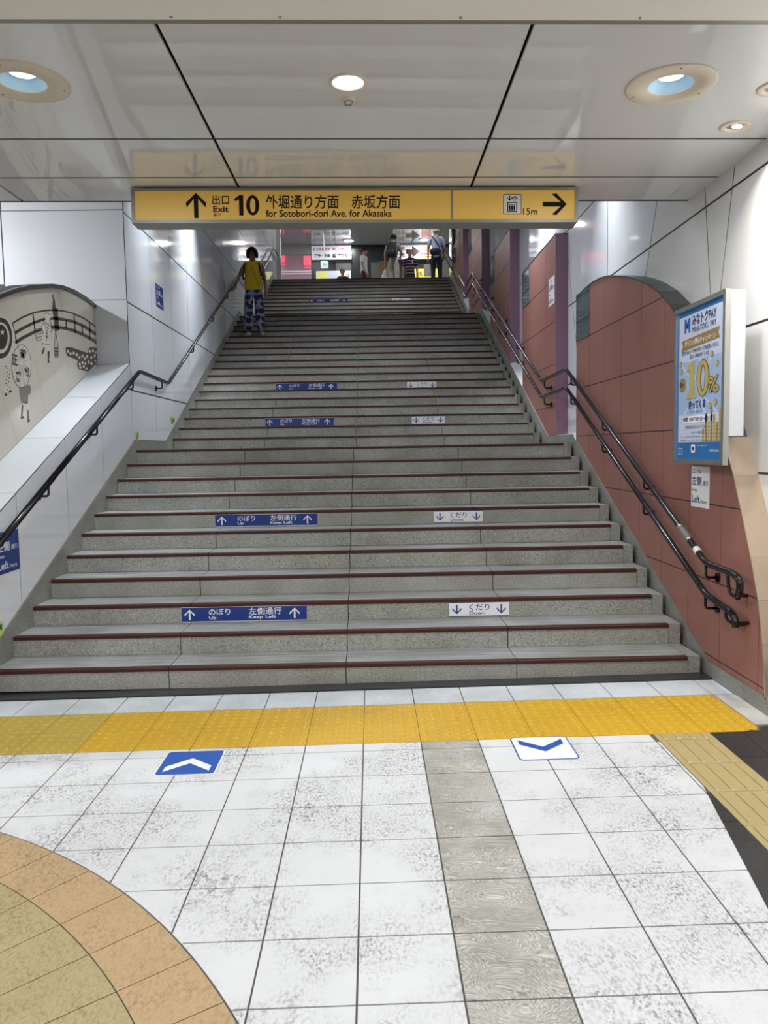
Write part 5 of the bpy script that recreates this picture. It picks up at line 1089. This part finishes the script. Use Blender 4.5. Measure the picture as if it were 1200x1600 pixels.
def backpack(b, k, label, mat='cloth_black'):
    r = empty('backpack', at(b, (0, .235*k, 1.0*k))); r.rotation_euler.z = b.rotation_euler.z; tag(r, label, 'backpack')
    mb = MB(); VV = []; prof = [(0, .10, .05), (.03, .135, .075), (.14, .15, .09), (.28, .145, .085), (.38, .12, .065), (.42, .07, .035)]; n_ = 16
    for z, a, c in prof: VV += [(a*k*math.copysign(abs(math.cos(t))**.6, math.cos(t)), c*k*math.copysign(abs(math.sin(t))**.6, math.sin(t)), z*k) for t in [2*math.pi*q/n_ for q in range(n_)]]
    mb.add(VV, [(i*n_+q, i*n_+(q+1) % n_, (i+1)*n_+(q+1) % n_, (i+1)*n_+q) for i in range(len(prof)-1) for q in range(n_)]+[tuple(range(n_))[::-1], tuple((len(prof)-1)*n_+q for q in range(n_))])
    local('sack', mb, mat, r); p = MB(); p.ball((0, .085*k, .13*k), (.10*k, .035*k, .09*k), 14, 8); local('front_pocket', p, 'shoe_navy', r)
    for s_ in (-1, 1): local('strap', MB().tube([(s_*.09*k, -.05*k, .40*k), (s_*.105*k, -.17*k, .47*k), (s_*.12*k, -.31*k, .38*k), (s_*.125*k, -.30*k, .22*k), (s_*.12*k, -.08*k, .06*k)], .017*k, 8), mat, r)
    local('handle', MB().tube([(-.03*k, -.02*k, .41*k), (0, -.02*k, .45*k), (.03*k, -.02*k, .41*k)], .008*k, 6), mat, r)
def carrier(name, top, w, d, h, mat, label, plastic):
    r = empty(name, (top[0], top[1], top[2]-h-.10)); tag(r, label, 'bag'); mb = MB()
    if plastic:
        prof = [(0, .30, .4), (.03, .85, .85), (.25, 1.0, 1.0), (.6, .85, .85), (.85, .45, .5), (1.0, .16, .3)]; n_ = 14; VV = []
        for z, a, c in prof: VV += [(w/2*a*math.cos(2*math.pi*q/n_)*(1+.06*math.sin(3*q+z*9)), d/2*c*math.sin(2*math.pi*q/n_), z*h) for q in range(n_)]
        mb.add(VV, [(i*n_+q, i*n_+(q+1) % n_, (i+1)*n_+(q+1) % n_, (i+1)*n_+q) for i in range(len(prof)-1) for q in range(n_)]+[tuple(range(n_))[::-1]])
    else: mb.add([(-w/2, -d/2, 0), (w/2, -d/2, 0), (w/2, d/2, 0), (-w/2, d/2, 0), (-w/2*1.03, -d/2, h), (w/2*1.03, -d/2, h), (w/2*1.03, d/2, h), (-w/2*1.03, d/2, h)], [(0, 3, 2, 1), (0, 1, 5, 4), (1, 2, 6, 5), (2, 3, 7, 6), (3, 0, 4, 7)])
    local('sack', mb, mat, r, smooth=plastic)
    for s_ in (-1, 1): local('handle', MB().tube([(-.05 if not plastic else -.02, s_*.012, h*.98), (0, s_*.006, h+.115), (.05 if not plastic else .02, s_*.012, h*.98)], .005, 6), mat, r)
# man with backpack, seen from behind
A_, JA, kA = person('person in grey shirt, pale trousers and black cap carrying a backpack', (.80, 23.25, TOPZ), math.pi-.25, 1.73,
    {'j': {'er': (.245, .02, 1.13), 'wr': (.255, -.04, .90), 'el': (-.23, -.06, 1.16), 'wl': (-.16, -.25, 1.12)}, 'turn': .55, 'hem': .80, 'sleeve': .9, 'wide': .012},
    dict(skin='skin', shirt='cloth_grey', trousers='cloth_khaki', shoe='shoe_grey', hair='hair_black', cap='cloth_black'))
backpack(A_, kA, 'black backpack worn over the grey shirt')
hp = at(A_, Vector((.255, -.04, .82))*kA); carrier('plastic_bag', (hp.x, hp.y, hp.z+.02), .24, .16, .42, 'bag_white', 'white plastic carrier bag hanging from a hand beside the backpack', True)
# man in white T-shirt, in profile
B_, JB, kB = person('person in plain white T-shirt seen from the side', (-.08, 24.6, TOPZ), math.pi/2-.2, 1.70, {'j': {'el': (-.20, .02, 1.13), 'wl': (-.19, -.10, .90)}, 'sleeve': .7, 'loose': .026},
    dict(skin='skin', shirt='cloth_white', trousers='cloth_black', shoe='shoe_grey', hair='hair_black'))
# man in striped polo shirt facing the stairs
C_, JC, kC = person('person in dark striped polo shirt facing down the stairs', (1.38, 24.9, TOPZ), -.1, 1.70, {'tilt': .3, 'head': (0, -.04, 1.58), 'sleeve': .85, 'loose': .03, 'hairlow': 1.2}, dict(skin='skin', shirt='stripe_cloth', trousers='cloth_black', shoe='shoe_navy', hair='hair_grey'))
local('badge', MB().box(.06*kC, .10*kC, -.16*kC, -.14*kC, 1.26*kC, 1.33*kC), 'cloth_white', C_, smooth=False)
# man in blue shirt with shoulder bag
D_, JD, kD = person('grey-haired person in light blue shirt and black trousers at the handrail top', (2.02, 22.65, TOPZ), math.pi-.1, 1.74, {'j': {'er': (.235, -.02, 1.12), 'wr': (.235, -.05, .88), 'el': (-.24, -.06, 1.13), 'wl': (-.20, -.25, .98)}, 'turn': .3, 'tilt': .15, 'sleeve': .75, 'loose': .02}, dict(skin='skin', shirt='cloth_blue', trousers='cloth_black', shoe='shoe_navy', hair='hair_grey'))
sb_ = empty('shoulder_bag', at(D_, (.03, .20*kD, .90*kD))); sb_.rotation_euler.z = D_.rotation_euler.z; tag(sb_, 'black shoulder bag slung across the light blue shirt', 'bag')
mb = MB(); mb.ball((0, 0, .10), (.17, .06, .11), 16, 10); local('pouch', mb, 'cloth_black', sb_)
local('strap', MB().tube([(-.13, -.02, .17), (-.10, -.055, .30), (.0, -.05, .44), (.10, -.12, .57), (.11, -.20, .58)], .013, 8), 'cloth_black', sb_)
hp = at(D_, Vector((.235, -.05, .80))*kD); carrier('paper_bag', (hp.x, hp.y, hp.z), .24, .10, .32, 'bag_white', 'white paper shopping bag held beside the black trousers', False)
# someone far behind the top step, only the head in view
E_, JE, kE = person('dark-haired person far behind the top step, only the head showing', (-.84, 27.2, TOPZ), -.2, 1.66, {}, dict(skin='skin', shirt='cloth_black', trousers='cloth_black', shoe='shoe_navy', hair='hair_black'))

# floor, ceiling and their fittings tilted slightly so their lines fit the image horizontals
for o in list(SC.objects):
    if o.parent is None and (o.name.split('.')[0] in ('ceiling', 'ceiling_concourse', 'exit_sign', 'smoke_sensor', 'spotlight') or (o.name.split('.')[0] in ('downlight', 'unseen_lamp') and o.location.z < 3.5)):
        o.rotation_euler.y = .0096; o.location.z -= .0096*o.location.x
    if o.parent is None and o.name.split('.')[0] in ('floor', 'floor_sticker'):
        o.rotation_euler.y = -.010; o.location.z += .010*o.location.x
